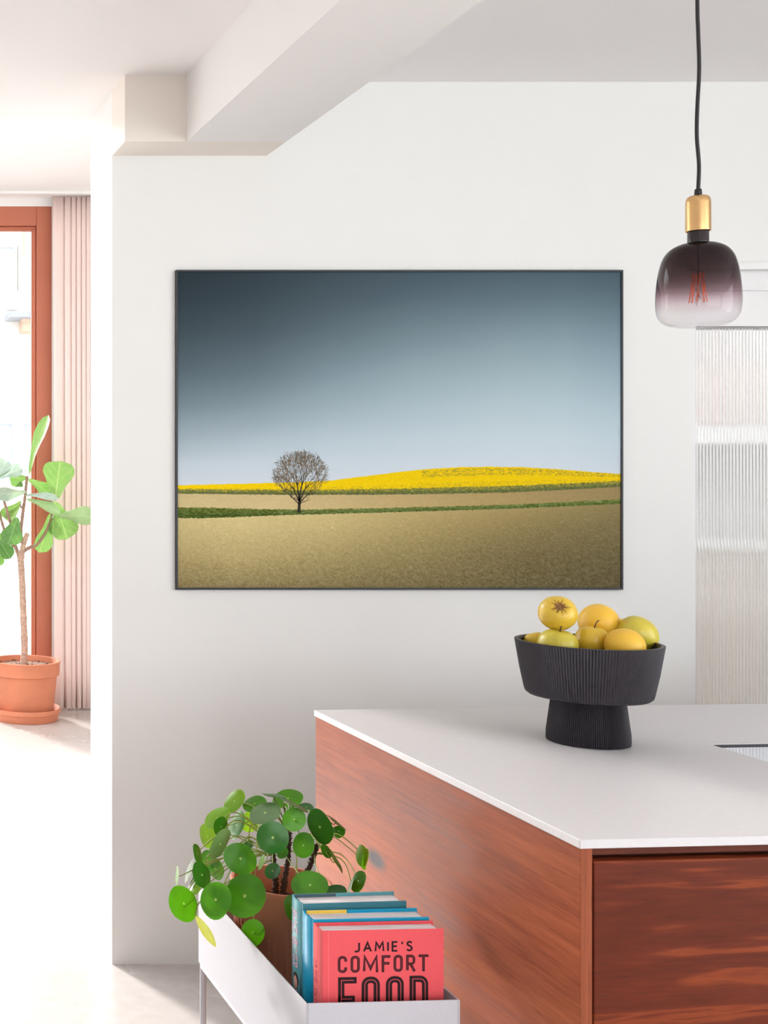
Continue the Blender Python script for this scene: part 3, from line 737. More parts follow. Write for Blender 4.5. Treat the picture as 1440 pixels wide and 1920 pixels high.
# ------------------------------------------------------------------ planter box on legs
PH = .65; PD = H-PH
PYF = F*PD/(1882-VPY)
px0 = PX(574, PYF); PSK = .055
px1 = px0+(PX(863, PYF+.0128)-px0)
PYB = px0*F/(372-VPX)                                # back left corner sits at 372 px
pz0 = PZ(1803, PYB)                                  # underside of the box
pl = thing('planter', ((px0+px1)/2, (PYF+PYB)/2, 0), 'white metal planter box on thin legs beside the walnut island', 'planter')
th = .0028
b_ = MB()
def skb(x0, x1, y0, y1, z0, z1): b_.box(x0, x1, y0, y1, z0, z1, PSK, px0)
skb(px0, px0+th, PYF, PYB, pz0, PH); skb(px1-th, px1, PYF, PYB, pz0, PH)
skb(px0+th, px1-th, PYF, PYF+th, pz0, PH); skb(px0+th, px1-th, PYB-th, PYB, pz0, PH); skb(px0+th, px1-th, PYF+th, PYB-th, pz0, pz0+th)
b_.build('box', M['planter'], pl, bevel=.001)
lr = .0058; rz = pz0-lr-.0004
def pk(x, y): return (x, y+PSK*(x-px0))
cn_ = [pk(px0+.007, PYF+.007), pk(px1-.007, PYF+.007), pk(px1-.007, PYB-.007), pk(px0+.007, PYB-.007)]
for i, (x, y) in enumerate(cn_):
    MB().tube([(x, y, 0.0), (x, y, rz-.006), (x, y, rz+lr*.8)], lr, 12).build('leg', M['planter'], pl, True)
for i in range(4):
    a, b = cn_[i], cn_[(i+1) % 4]
    MB().tube([(a[0], a[1], rz), (b[0], b[1], rz)], lr, 12).build('rail', M['planter'], pl, True)
for i in range(4):
    a, b = cn_[i], cn_[(i+1) % 4]
    MB().tube([(a[0], a[1], .06), (b[0], b[1], .06)], lr*.8, 10).build('lower_rail', M['planter'], pl, True)
BZ = pz0+th+.0004

# ------------------------------------------------------------------ cookbooks
def paper(name, c, r=.7): return plain(name, c, r, var=.02, scale=200, spec=.25)
M['coral'] = paper('coral_cloth', (226, 86, 92)); M['coral2'] = paper('coral_spine_cloth', (240, 112, 114)); M['inkb'] = paper('black_print', (38, 12, 18)); M['ink_red'] = paper('dark_red_print', (150, 52, 62))
M['blue'] = paper('bright_blue_jacket', (18, 150, 190), .35); M['yellow'] = paper('yellow_jacket', (240, 200, 84), .4); M['teal'] = paper('teal_jacket', (62, 122, 134), .4); M['teal_l'] = paper('light_teal_jacket', (92, 156, 164), .4); M['teal_d'] = paper('dark_teal_endpaper', (70, 96, 104), .5)
M['pinktype'] = paper('pale_pink_print', (214, 170, 190)); M['skin'] = paper('skin_tone_print', (206, 158, 140)); M['hair'] = paper('dark_hair_print', (58, 34, 34)); M['pale_print'] = paper('pale_blue_print', (190, 206, 214)); M['navyprint'] = paper('navy_print', (34, 46, 82))
def pages_mat():
    t = NT('page_block'); tc = t.n('ShaderNodeTexCoord'); mp = t.n('ShaderNodeMapping'); mp.inputs['Scale'].default_value = (6, 900, 6); mp.inputs['Rotation'].default_value = (0, 0, -.05)
    t.l(tc.outputs['Object'], mp.inputs[0]); n_ = t.noise(mp.outputs[0], 1, 2)
    t.base(t.ramp(n_, [(.35, (196, 184, 184)), (.6, (236, 230, 230))])).set(Roughness=.8); t.bump(n_, .3, .0006); return t.m
M['pages'] = pages_mat()
class Book:
    def __init__(s, name, label, x0, y0, w, th_, h, sk, cover, back, spine):
        s.x0, s.y0, s.w, s.t, s.h, s.sk = x0, y0, w, th_, h, sk
        s.root = thing(name, (x0+w/2, y0+th_/2, BZ), label, 'book', 'cookbooks in the planter box')
        c = .0026
        s.box('front_cover', 0, w, 0, c, 0, h, cover); s.box('back_cover', 0, w, th_-c, th_, 0, h, back)
        # rounded spine
        mb = MB(); n = 8; vs_ = []
        for z in (0, h):
            for k in range(n+1):
                v_ = c+(th_-2*c)*k/n; vs_.append(s.pt(-.0032*math.sin(PI*k/n)**.7, v_, z))
            for k in range(n, -1, -1):
                v_ = c+(th_-2*c)*k/n; vs_.append(s.pt(.0024-.0032*math.sin(PI*k/n)**.7, v_, z))
        m = 2*(n+1)
        fs = [(k, (k+1) % m, m+(k+1) % m, m+k) for k in range(m)]
        fs += [tuple(range(m-1, -1, -1)), tuple(range(m, 2*m))]
        mb.add(vs_, fs); s.spine = mb.build('spine', spine, s.root)
        s.box('pages', .006, w-.004, c+.0002, th_-c-.0002, .003, h-.0045, M['pages'])
    def pt(s, u, v, w): return (s.x0+u, s.y0+v+s.sk*u, BZ+w)
    def box(s, name, u0, u1, v0, v1, w0, w1, mat, parent=None):
        vs_ = [s.pt(u, v, w) for w in (w0, w1) for u, v in ((u0, v0), (u1, v0), (u1, v1), (u0, v1))]
        return mesh(name, vs_, [(3,2,1,0), (4,5,6,7), (0,1,5,4), (1,2,6,5), (2,3,7,6), (3,0,4,7)], mat, parent or s.root, bevel=.0005)
    def flat(s, name, polys, mat, off=.0003, face='front', parent=None):
        """polys in (u, w) on the front cover, or (v, w) on the spine"""
        mb = MB()
        for q in polys:
            if face == 'front': vs_ = [s.pt(u, -off, w) for u, w in q]
            else: vs_ = [s.pt(-.0032*max(0, math.sin(PI*min(max((v-.0026)/(s.t-.0052), 0), 1)))**.7-off, v, w) for v, w in q]
            mb.add(vs_, [tuple(range(len(q)))])
        return mb.build(name, mat, parent or s.root)
def ribbon(pts, w, closed=False):
    n = len(pts); L_, R_ = [], []
    for i in range(n):
        p = Vector(pts[i])
        a = Vector(pts[i-1]) if (i > 0 or closed) else None; b = Vector(pts[(i+1) % n]) if (i < n-1 or closed) else None
        d1 = (p-a).normalized() if a is not None else None; d2 = (b-p).normalized() if b is not None else None
        d1 = d1 or d2; d2 = d2 or d1
        n1 = Vector((-d1.y, d1.x)); n2 = Vector((-d2.y, d2.x)); m = (n1+n2)
        m = m.normalized() if m.length > 1e-6 else n1
        k = w/2/max(m.dot(n1), .45)
        L_.append(p+m*k); R_.append(p-m*k)
    out = []
    for i in range(n if closed else n-1):
        j = (i+1) % n; out.append([tuple(L_[i]), tuple(R_[i]), tuple(R_[j]), tuple(L_[j])])
    return out
def arcpts(cx, cy, r, a0, a1, n=5): return [(cx+r*math.cos(math.radians(a0+(a1-a0)*k/n)), cy+r*math.sin(math.radians(a0+(a1-a0)*k/n))) for k in range(n+1)]
def rrect(w, h, r): return arcpts(w-r, h-r, r, 0, 90)+arcpts(r, h-r, r, 90, 180)+arcpts(r, r, r, 180, 270)+arcpts(w-r, r, r, 270, 360)
def glyph(ch, w, h):
    r = w*.42
    if ch == 'O': return [(rrect(w, h, r), True)]
    if ch == 'C': return [([(w, h*.70)]+arcpts(w-r, h-r, r, 0, 90)+arcpts(r, h-r, r, 90, 180)+arcpts(r, r, r, 180, 270)+arcpts(w-r, r, r, 270, 360)+[(w, h*.30)], False)]
    if ch == 'M': return [([(0, 0), (w*.04, h), (w*.5, h*.18), (w*.96, h), (w, 0)], False)]
    if ch == 'F': return [([(w, h), (0, h), (0, 0)], False), ([(0, h*.52), (w*.85, h*.52)], False)]
    if ch == 'R': return [([(0, 0), (0, h)]+arcpts(w-r, h-r, r, 90, 0)+arcpts(w-r, h*.45+r, r, 0, -90)+[(0, h*.45)], False), ([(w*.45, h*.45), (w, 0)], False)]
    if ch == 'T': return [([(0, h), (w, h)], False), ([(w/2, h), (w/2, 0)], False)]
    if ch == 'D': return [([(0, 0), (0, h)]+arcpts(w-r, h-r, r, 90, 0)+arcpts(w-r, r, r, 0, -90), True)]
    return []
def inline_text(book, name, text, slots, w0, h, stroke, thin, mat_in):
    """slots: (u0, u1) of each letter on the cover"""
    dark, light = [], []
    for ch, (a, b) in zip(text, slots):
        for pts, cl_ in glyph(ch, b-a-stroke, h-stroke):
            q = [(a+stroke/2+x, w0+stroke/2+y) for x, y in pts]
            if not cl_:
                def ext(p, o): d = (Vector(p)-Vector(o)).normalized(); return tuple(Vector(p)+d*stroke/2)
                q2 = list(q)
                if ch in 'MFT' or ch == 'R':
                    if ch == 'T' or ch == 'F': q2[0] = ext(q[0], q[1])
                    q2[-1] = ext(q[-1], q[-2])
                dark += ribbon(q2, stroke)
                light += ribbon(q, thin)
            else:
                dark += ribbon(q, stroke, True); light += ribbon(q, thin, True)
    o = book.flat(name, dark, M['inkb'], .00025)
    book.flat('inline', light, mat_in, .0005)
cy0 = 1.872
bx0 = PX(605, cy0)
def bh(py, Y): return PZ(py, Y)-BZ
B1 = Book('cookbook', 'coral red cookbook with black inline title lettering, frontmost in the planter', bx0, cy0, PX(832, cy0+.01)-bx0, .036, bh(1746, cy0), .052, M['coral'], M['coral'], M['coral2'])
def fu(px): return PX(px, cy0+.005)-bx0
def fw(py): return PZ(py, cy0+.005)-BZ
# pixel columns of the letters on the cover
c_sl = [(631.5, 649), (656, 673.5), (679.5, 709), (715.5, 732), (738.5, 756), (762.5, 780), (786.5, 805.5)]
inline_text(B1, 'title_text', 'COMFORT', [(fu(a), fu(b)) for a, b in c_sl], fw(1822.5), fw(1791)-fw(1822.5), .0040, .0006, M['ink_red'])
f_sl = [(632, 667.5), (677, 712), (723.5, 758), (769, 805)]
inline_text(B1, 'title_text', 'FOOD', [(fu(a), fu(b)) for a, b in f_sl], fw(1915), fw(1830.5)-fw(1915), .0098, .0009, M['coral'])
STROKES = {
 'J': (.55, [[(.0, .06), (.10, .0), (.30, .0), (.46, .10), (.50, .26), (.50, 1)]]), 'A': (.82, [[(0, 0), (.41, 1), (.82, 0)], [(.16, .33), (.66, .33)]]),
 'M': (.95, [[(0, 0), (.10, 1), (.475, .36), (.85, 1), (.95, 0)]]), 'I': (.02, [[(.01, 0), (.01, 1)]]), 'E': (.56, [[(.56, 1), (0, 1), (0, 0), (.56, 0)], [(0, .52), (.50, .52)]]),
 "'": (.12, [[(.10, 1), (.02, .76)]]), 'S': (.56, [[(.54, .86), (.42, .97), (.26, 1), (.10, .94), (.03, .78), (.10, .63), (.28, .54), (.46, .45), (.55, .28), (.49, .10), (.30, .0), (.12, .03), (0, .16)]]),
 'L': (.5, [[(0, 1), (0, 0), (.5, 0)]]), 'V': (.8, [[(0, 1), (.4, 0), (.8, 1)]]), 'O': (.72, [[(.36+.36*math.cos(2*PI*k/20), .5+.5*math.sin(2*PI*k/20)) for k in range(21)]]),
 'R': (.6, [[(0, 0), (0, 1), (.34, 1), (.52, .93), (.58, .75), (.52, .57), (.34, .5), (0, .5)], [(.30, .5), (.62, 0)]]), ' ': (.4, [])}
def stroke_text(book, name, text, mat, h, stroke, length, origin, face='front', off=.0004):
    """lettering `length` long and `h` high; on the front cover origin = lower left (u, w), on the spine it runs downwards from origin = (v of the letters' foot, w of the top)"""
    wid = sum(STROKES[c][0] for c in text)*h; xs_ = min(1, .72*length/wid); gap = (length-wid*xs_)/(len(text)-1); x = 0; polys = []
    for c in text:
        for pts in STROKES[c][1]:
            q = [(x+a*h*xs_, b*h) for a, b in pts]
            polys += ribbon(q, stroke)
        x += STROKES[c][0]*h*xs_+gap
    if face == 'front': polys = [[(origin[0]+a, origin[1]+b) for a, b in q] for q in polys]
    else: polys = [[(origin[0]-b, origin[1]-a) for a, b in q] for q in polys]
    return book.flat(name, polys, mat, off, face)
stroke_text(B1, 'title_text', "JAMIE'S", M['inkb'], fw(1766.5)-fw(1783), .0027, fu(773.5)-fu(664), (fu(664), fw(1783)))
stroke_text(B1, 'spine_text', 'JAMIE OLIVER', M['ink_red'], .008, .0011, bh(1797, 1.89)-bh(1905, 1.89), (.0215, bh(1797, 1.89)), 'spine')
B1.flat('hinge_groove', [[(.0085, .002), (.0095, .002), (.0095, B1.h-.002), (.0085, B1.h-.002)]], M['coral2'], .0002)
y2 = cy0+.0372; bx2 = bx0+.0005
B2 = Book('cookbook', 'bright blue cookbook with a yellow flap, between coral and teal books', bx2, y2, .186, .042, bh(1716, y2+.02), .062, M['blue'], M['blue'], M['blue'])
B2.box('jacket_flap', .004, .070, .042-.0046, .042-.0028, B2.h-.05, B2.h+.0006, M['yellow']); B2.box('jacket_flap', .0705, .182, .042-.0046, .042-.0028, B2.h-.05, B2.h+.0006, M['blue'])
y3 = y2+.0440; bx3 = bx2+.0008
B3 = Book('cookbook', 'teal cookbook with pink spine lettering, rearmost beside the terracotta pot', bx3, y3, .172, .046, bh(1691, y3+.01), .085, M['teal'], M['teal_l'], M['teal_l'])
B3.box('endpaper', .004, .072, .046-.0046, .046-.0028, B3.h-.05, B3.h+.0006, M['teal_d']); B3.box('endpaper', .0725, .168, .046-.0046, .046-.0028, B3.h-.05, B3.h+.0006, M['teal_l'])
stroke_text(B3, 'spine_text', 'JAMIE OLIVER', M['pinktype'], .0185, .0032, bh(1705, y3+.02)-bh(1812, y3+.02), (.034, bh(1705, y3+.02)), 'spine')
sv = lambda py: bh(py, y3+.02)
B3.flat('spine_photo', [[(.006, sv(1865)), (.040, sv(1865)), (.040, sv(1822)), (.006, sv(1822))]], M['navyprint'], .0003, 'spine')
def blob(cx, cy, rx, ry, n=14): return [(cx+rx*math.cos(2*PI*k/n), cy+ry*math.sin(2*PI*k/n)) for k in range(n)]
B3.flat('spine_photo_hair', [blob(.022, sv(1837), .010, .012)], M['hair'], .0005, 'spine'); B3.flat('spine_photo_face', [blob(.022, sv(1842), .0075, .011)], M['skin'], .0007, 'spine'); B3.flat('spine_photo_shirt', [[(.010, sv(1864)), (.036, sv(1864)), (.031, sv(1853)), (.015, sv(1853))]], M['pale_print'], .0006, 'spine')

# ------------------------------------------------------------------ leaf materials
def leaf_mat(name, c1, c2, trans, tl=.45, rough=.32, veins=None, dot=False, spec=.5):
    t = NT(name); tc = t.n('ShaderNodeTexCoord'); uv = tc.outputs['UV']
    a = t.noise(tc.outputs['Object'], 28, 3)
    c = t.ramp(a, [(.3, c1), (.7, c2)])
    sp = t.n('ShaderNodeSeparateXYZ'); t.l(uv, sp.inputs[0])
    if dot:
        d = t.n('ShaderNodeVectorMath', _operation='DISTANCE'); t.l(uv, d.inputs[0]); d.inputs[1].default_value = (.5, .5, 0)
        c = t.mix(c, L4((196, 214, 120)), t.ramp(d.outputs['Value'], [(.025, (1, 1, 1)), (.045, (0, 0, 0))]))
        c = t.mix(c, L4(tuple(min(255, q*1.25) for q in c2)), t.math('MULTIPLY', t.ramp(d.outputs['Value'], [(.46, (0, 0, 0)), (.5, (1, 1, 1))]), .8))
    if veins:
        ab = t.math('ABSOLUTE', t.math('SUBTRACT', sp.outputs['X'], .5))
        mid = t.ramp(ab, [(.012, (1, 1, 1)), (.03, (0, 0, 0))])
        ph = t.math('FRACT', t.math('MULTIPLY', t.math('SUBTRACT', sp.outputs['Y'], t.math('MULTIPLY', ab, .75)), 5.0))
        lat = t.ramp(t.math('ABSOLUTE', t.math('SUBTRACT', ph, .5)), [(.03, (1, 1, 1)), (.065, (0, 0, 0))])
        vm = t.math('MAXIMUM', mid, t.math('MULTIPLY', lat, .7))
        c = t.mix(c, L4(veins), t.math('MULTIPLY', vm, .75)); t.bump(vm, .5, .004)
    else:
        t.bump(t.noise(tc.outputs['Object'], 55, 2), .12, .004)
    t.base(c).set(Roughness=rough); t.b.inputs['Specular IOR Level'].default_value = spec
    tlb = t.n('ShaderNodeBsdfTranslucent'); tlb.inputs['Color'].default_value = L4(trans)
    mx = t.n('ShaderNodeMixShader'); mx.inputs[0].default_value = tl
    t.l(t.b.outputs[0], mx.inputs[1]); t.l(tlb.outputs[0], mx.inputs[2]); t.l(mx.outputs[0], t.out.inputs[0]); return t.m
M['pg'] = leaf_mat('pilea_leaf_green', (42, 104, 12), (68, 136, 20), (110, 190, 10), .30, dot=True)
M['pd'] = leaf_mat('pilea_leaf_dark', (26, 78, 18), (42, 98, 26), (60, 140, 10), .16, dot=True)
M['pl'] = leaf_mat('pilea_leaf_light', (88, 146, 34), (112, 170, 46), (170, 220, 40), .45, dot=True)
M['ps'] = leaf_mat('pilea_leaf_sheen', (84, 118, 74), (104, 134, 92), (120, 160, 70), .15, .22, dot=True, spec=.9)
M['py'] = leaf_mat('pilea_leaf_old', (190, 196, 92), (214, 212, 112), (220, 220, 90), .3)
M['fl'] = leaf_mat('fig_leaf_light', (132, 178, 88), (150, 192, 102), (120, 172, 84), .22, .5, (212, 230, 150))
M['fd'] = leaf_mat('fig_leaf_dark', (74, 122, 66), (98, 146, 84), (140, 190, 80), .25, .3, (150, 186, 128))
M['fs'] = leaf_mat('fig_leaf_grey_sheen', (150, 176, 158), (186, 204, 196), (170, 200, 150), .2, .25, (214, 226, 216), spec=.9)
M['fm'] = leaf_mat('fig_leaf_pale', (150, 182, 124), (168, 196, 142), (140, 178, 110), .22, .5, (206, 222, 172))

# ------------------------------------------------------------------ pilea in a terracotta pot
PLY = 2.25
pc_ = P(528, 1650, PLY); prz = pc_.z
pr0 = 92*PLY/F
pilea = thing('pilea_plant', (pc_.x, PLY, BZ), 'round leaved green houseplant in a ribbed terracotta pot in the planter', 'plant')
hpot = prz-BZ
fpot = lambda j, k: (.0010*math.cos(2*PI*k/4) if 3 <= j <= 4 else 0)
po = MB().lathe([(.002, 0), (pr0*.76, 0), (pr0*.80, .004), (pr0*.82, .02), (pr0*.93, hpot*.70), (pr0*.95, hpot*.74), (pr0*.99, hpot*.93), (pr0, hpot-.003), (pr0-.002, hpot), (pr0-.007, hpot), (pr0-.009, hpot-.004), (pr0*.86, hpot-.055), (.002, hpot-.056)], (pc_.x, PLY, BZ), 192, fpot).build('pot', M['terracotta2'], pilea); smooth_by_angle(po, 50)
MB().lathe([(.001, hpot-.045), (pr0*.4, hpot-.043), (pr0*.84, hpot-.046)], (pc_.x, PLY, BZ), 40).build('soil', M['soil'], pilea, True)
zs_ = prz-.048
stems = []
for k, (pts) in enumerate([[(517, 1678, 2.235), (516, 1650, 2.235), (513, 1610, 2.24), (508, 1575, 2.25)], [(530, 1680, 2.225), (534, 1650, 2.225), (541, 1605, 2.225), (543, 1560, 2.235)], [(566, 1660, 2.26), (576, 1635, 2.26), (588, 1605, 2.26), (597, 1578, 2.265)]]):
    sp = spline([P(*q) for q in pts], 10)
    sp[0].z = min(sp[0].z, zs_-.004)
    n_ = len(sp); rad = [(.0052-.0022*i/n_)*(1+.22*math.sin(i*2.6)) for i in range(n_)]
    mb = MB().tube(sp, rad, 9)
    rs = random.Random(k)
    for i in range(1, n_-1):                                  # old leaf scars
        for q in range(3):
            a_ = rs.uniform(0, 6.28); d_ = Vector((math.cos(a_), math.sin(a_), .5)); p_ = sp[i]+d_*rad[i]*.7
            mb.tube([p_, p_+d_*.003], [.0016, .0007], 5)
    mb.build('woody_stem', M['stem'], pilea, True); stems.append(sp)
ZS7 = .30556
def ray(p): return (p-Vector((0, 0, H))).normalized()
def pilea_leaf(zx, zy, a, b, ang, Y, mat, sgn=1, tip=0.0, src=1, bow=.03, pet='petiole', stemt=.9, att=(0, 0), cup=.10, noleafpet=False):
    """zx, zy, a, b: centre and half axes read off an enlargement; ang: direction of axis a, degrees from image right towards up; sgn: which way the far edge leans"""
    px_, py_ = 300+zx*ZS7, 1440+zy*ZS7
    c = P(px_, py_, Y); d = ray(c); k = Y/F*ZS7
    an = math.radians(ang)
    A = Vector((math.cos(an), 0, math.sin(an)))*a*k
    Bi = Vector((-math.sin(an), 0, math.cos(an)))*b*k
    t_ = math.sqrt(max((a*k)**2-(b*k)**2, 0))
    Bv = Bi+d*t_*sgn
    Nn = A.cross(Bv).normalized()
    if Nn.dot(-d) < 0: Nn = -Nn
    rings, n = 5, 26; vs_, uv = [c.copy()], [(.5, .5)]
    rs = random.Random(int(zx*7+zy*3)); ph = rs.uniform(0, 6); R_ = (a*k)
    for r in range(1, rings+1):
        q = r/rings
        for j in range(n):
            t2 = 2*PI*j/n
            rad = q*(1+.025*math.sin(2*t2+ph)*q)
            if tip: rad *= 1+tip*max(0, math.cos(t2-tipdir))**6*q
            ca_, sa_ = math.cos(t2), math.sin(t2)
            h_ = cup*R_*(.35*math.exp(-(q/.25)**2)*-1+.35-q*q*.75)+.035*R_*q*q*math.sin(3*t2+ph)
            vs_.append(c+A*rad*ca_+Bv*rad*sa_+Nn*h_); uv.append((.5+.5*rad*ca_*.96, .5+.5*rad*sa_*.96))
    fs = [(0, 1+j, 1+(j+1) % n) for j in range(n)]
    for r in range(rings-1):
        for j in range(n): fs.append((1+r*n+j, 1+(r+1)*n+j, 1+(r+1)*n+(j+1) % n, 1+r*n+(j+1) % n))
    lf = mesh('leaf', vs_, fs, M[mat], pilea, True, uv)
    if not noleafpet:
        sp = stems[src]; s0 = sp[min(int(stemt*len(sp)), len(sp)-1)]
        e = c-Nn*.0012
        mid = (s0+e)*.5+Vector((0, .03 if Y < 2.29 else 0, bow))-Nn*(.008 if zy < 600 else .03)
        pp = spline([s0, mid, e-Nn*.006], 8)+[e]
        po_ = MB().tube(pp, [.0014-.0005*i/len(pp) for i in range(len(pp))], 6).build('petiole', M[pet], pilea, True)
        po_.parent = None; po_.parent = lf
        po_.matrix_parent_inverse = Matrix.Identity(4)
    return lf
tipdir = -PI/2
LV = [
 # zx, zy, a, b, ang, Y, mat, sgn, tip, stem
 (455, 203, 82, 52, 52, 2.33, 'pl', 1, 0, 0), (580, 218, 78, 46, 18, 2.31, 'pg', 1, 0, 0), (350, 305, 88, 56, 38, 2.30, 'pl', 1, 0, 0),
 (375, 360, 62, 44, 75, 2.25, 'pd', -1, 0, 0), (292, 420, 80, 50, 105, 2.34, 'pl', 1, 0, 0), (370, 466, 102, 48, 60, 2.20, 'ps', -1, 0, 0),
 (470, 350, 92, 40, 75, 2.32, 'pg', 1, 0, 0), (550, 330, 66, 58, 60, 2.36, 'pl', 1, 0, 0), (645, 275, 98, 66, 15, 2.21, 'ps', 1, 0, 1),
 (785, 187, 94, 60, 12, 2.33, 'pg', 1, 0, 1), (700, 166, 80, 9, -8, 2.24, 'pd', 1, 0, 1), (825, 222, 98, 11, -28, 2.22, 'pd', 1, 0, 1),
 (895, 240, 52, 27, -5, 2.33, 'pd', 1, 0, 2), (823, 316, 76, 71, 30, 2.20, 'pg', 1, 0, 1), (692, 427, 102, 99, 60, 2.15, 'pd', 1, 0, 1),
 (880, 474, 80, 68, 80, 2.17, 'pg', 1, 0, 1), (981, 362, 114, 72, -65, 2.19, 'pd', -1, 0, 2), (1097, 390, 40, 36, -20, 2.31, 'pd', 1, .15, 2),
 (1082, 330, 88, 6, -38, 2.32, 'pd', 1, 0, 2), (494, 556, 106, 94, -40, 2.17, 'pg', 1, 0, 0), (520, 785, 142, 124, 70, 2.125, 'pg', 1, 0, 0),
 (342, 808, 108, 98, 85, 2.10, 'pg', 1, .16, 0), (146, 833, 118, 84, -62, 2.13, 'pg', 1, 0, 0), (258, 656, 86, 53, -68, 2.16, 'pd', 1, 0, 0),
 (233, 526, 62, 25, -75, 2.22, 'pd', 1, 0, 0), (102, 660, 58, 9, 88, 2.20, 'pl', 1, 0, 0), (176, 630, 80, 14, 72, 2.24, 'ps', 1, 0, 0),
 (570, 1008, 80, 74, 80, 2.138, 'pg', 1, .14, 0), (921, 718, 112, 92, -10, 2.10, 'pg', 1, 0, 1), (1060, 770, 90, 56, 10, 2.12, 'pd', 1, 0, 2),
 (806, 860, 82, 46, 100, 2.13, 'pg', 1, 0, 1), (691, 632, 52, 48, 45, 2.16, 'pd', 1, 0, 1), (1236, 540, 70, 36, 95, 2.24, 'pl', 1, 0, 2),
 (1262, 560, 68, 18, 82, 2.245, 'pg', -1, 0, 2), (1216, 693, 68, 42, 65, 2.20, 'pg', 1, .14, 2), (1086, 572, 86, 10, -62, 2.20, 'pd', 1, 0, 2),
 (1022, 512, 46, 28, -60, 2.23, 'pd', 1, 0, 2), (292, 566, 64, 46, 100, 2.28, 'pg', 1, 0, 0), (342, 620, 74, 44, 110, 2.27, 'pg', 1, 0, 0),
 (545, 470, 28, 26, 0, 2.27, 'pd', 1, 0, 0), (620, 578, 54, 15, 72, 2.19, 'pl', 1, 0, 1), (198, 700, 60, 17, 70, 2.22, 'ps', 1, 0, 0), (222, 742, 40, 24, 60, 2.2, 'pl', 1, 0, 0),
 (752, 520, 40, 32, 40, 2.22, 'pg', 1, 0, 1), (1162, 735, 62, 10, 70, 2.21, 'ps', 1, 0, 2),
]
for (zx, zy, a, b, ang, Y, mat, sgn, tip, src) in LV:
    tipdir = math.radians(-90-ang)
    low = zy > 600
    bow = .028 if not low else .022
    if (zx, zy) == (570, 1008): bow = .10
    pilea_leaf(zx, zy, a, b, ang, Y, mat, sgn, tip, src, bow, 'petiole' if (zx < 700 or zy > 480) else 'petiole_dk', .95 if zy < 500 else .72)
# long withered leaf hanging over the planter side
def strip_leaf(name, base, tipp, wpx, Y0, Y1, mat, parent, dd=0.0, curl=.2, shape='lance', n=12, m=6, droop=0.0):
    """base / tip in frame pixels at their own depths; wpx: full width in px; dd: sideways lean of the blade in depth (fraction of its width)"""
    b, tq = P(*base, Y0), P(*tipp, Y1)
    ax = tq-b; L_ = ax.length
    im = Vector((tipp[0]-base[0], 0, -(tipp[1]-base[1]))).normalized()
    perp = Vector((-im.z, 0, im.x))
    W = perp*(wpx/2*(Y0+Y1)/2/F); d = ray((b+tq)*.5)
    Wv = W+d*(W.length*dd)
    Nn = ax.cross(Wv).normalized()
    if Nn.dot(-d) < 0: Nn = -Nn
    vs_, uv = [], []
    for i in range(n+1):
        t_ = i/n
        if shape == 'lance': wf = math.sin(PI*min(max(t_*.97+.015, 0), 1))**.75
        else:
            wf = (.26+.74*min(1, max(0, (t_-.05)/.60))**1.3)*min(1, (t_*9)**.5)*(max(0, 1-max(0, (t_-.72)/.28)**2.4))**.5
        for j in range(m+1):
            s_ = j/m*2-1
            wav = .05*math.sin(t_*9+s_*1.3)*abs(s_)
            vs_.append(b+ax*t_+Wv*wf*s_+Nn*(curl*W.length*(s_*s_-.4)*wf+wav*W.length+droop*L_*math.sin(PI*t_)))
            uv.append((.5+.5*s_*max(wf, .02), t_))
    fs = [(i*(m+1)+j, i*(m+1)+j+1, (i+1)*(m+1)+j+1, (i+1)*(m+1)+j) for i in range(n) for j in range(m)]
    return mesh(name, vs_, fs, M[mat], parent, True, uv)
lf = strip_leaf('leaf', (366, 1716), (405, 1776), 17, 2.14, 2.12, 'py', pilea, .3, .3)
po_ = MB().tube(spline([stems[0][20], P(430, 1652, 2.17), P(376, 1690, 2.145), P(366, 1717, 2.14)], 6), .0011, 6).build('petiole', M['petiole'], pilea, True)
po_.parent = lf; po_.matrix_parent_inverse = Matrix.Identity(4)

# ------------------------------------------------------------------ fiddle leaf fig in the window
FY = 7.22
fc = Vector((PX(47, FY), FY, 0))
fig = thing('fiddle_leaf_fig', fc, 'fiddle leaf fig tree in a terracotta pot by the left window', 'plant')
rr0 = 65.5*FY/F; zr_ = PZ(1237, FY)
sc_r = 65.5*FY/F
sa = thing('pot_saucer', fc, 'round terracotta saucer under the fig tree pot', 'saucer')
s_o = MB().lathe([(.002, .0005), (sc_r*.90, .0005), (sc_r*.92, .006), (sc_r*.955, .042), (sc_r*.985, .046), (sc_r, .070), (sc_r*.985, .074), (sc_r*.955, .070), (sc_r*.90, .020), (.002, .018)], fc, 72).build('dish', M['terracotta'], sa); smooth_by_angle(s_o, 45)
p_o = MB().lathe([(.002, .0205), (rr0*.76, .0205), (rr0*.785, .03), (rr0*.90, zr_-.085), (rr0*.965, zr_-.080), (rr0*.985, zr_-.012), (rr0, zr_-.006), (rr0*.99, zr_), (rr0*.93, zr_), (rr0*.915, zr_-.006), (rr0*.86, zr_-.10), (.002, zr_-.1)], fc, 72).build('pot', M['terracotta'], fig); smooth_by_angle(p_o, 45)
MB().lathe([(.002, zr_-.030), (rr0*.5, zr_-.026), (rr0*.905, zr_-.034)], fc, 40).build('soil', M['soil_pale'], fig, True)
ch = MB(); rs = random.Random(5)
for k in range(90):
    a_, r_ = rs.uniform(0, 6.28), rr0*.86*math.sqrt(rs.random()); x_, y_ = fc.x+r_*math.cos(a_), fc.y+r_*math.sin(a_); s_ = rs.uniform(.006, .014)
    z_ = zr_-.029; v_ = [Vector((rs.uniform(-1, 1), rs.uniform(-1, 1), rs.uniform(-.6, .9)))*s_ for _ in range(4)]
    ch.add([(x_+q.x, y_+q.y, z_+q.z) for q in v_], [(0, 1, 2), (0, 2, 3), (0, 3, 1), (1, 3, 2)])
tag(ch.build('bark_chips', M['soil'], fig), kind='stuff')
Q = 180/1047
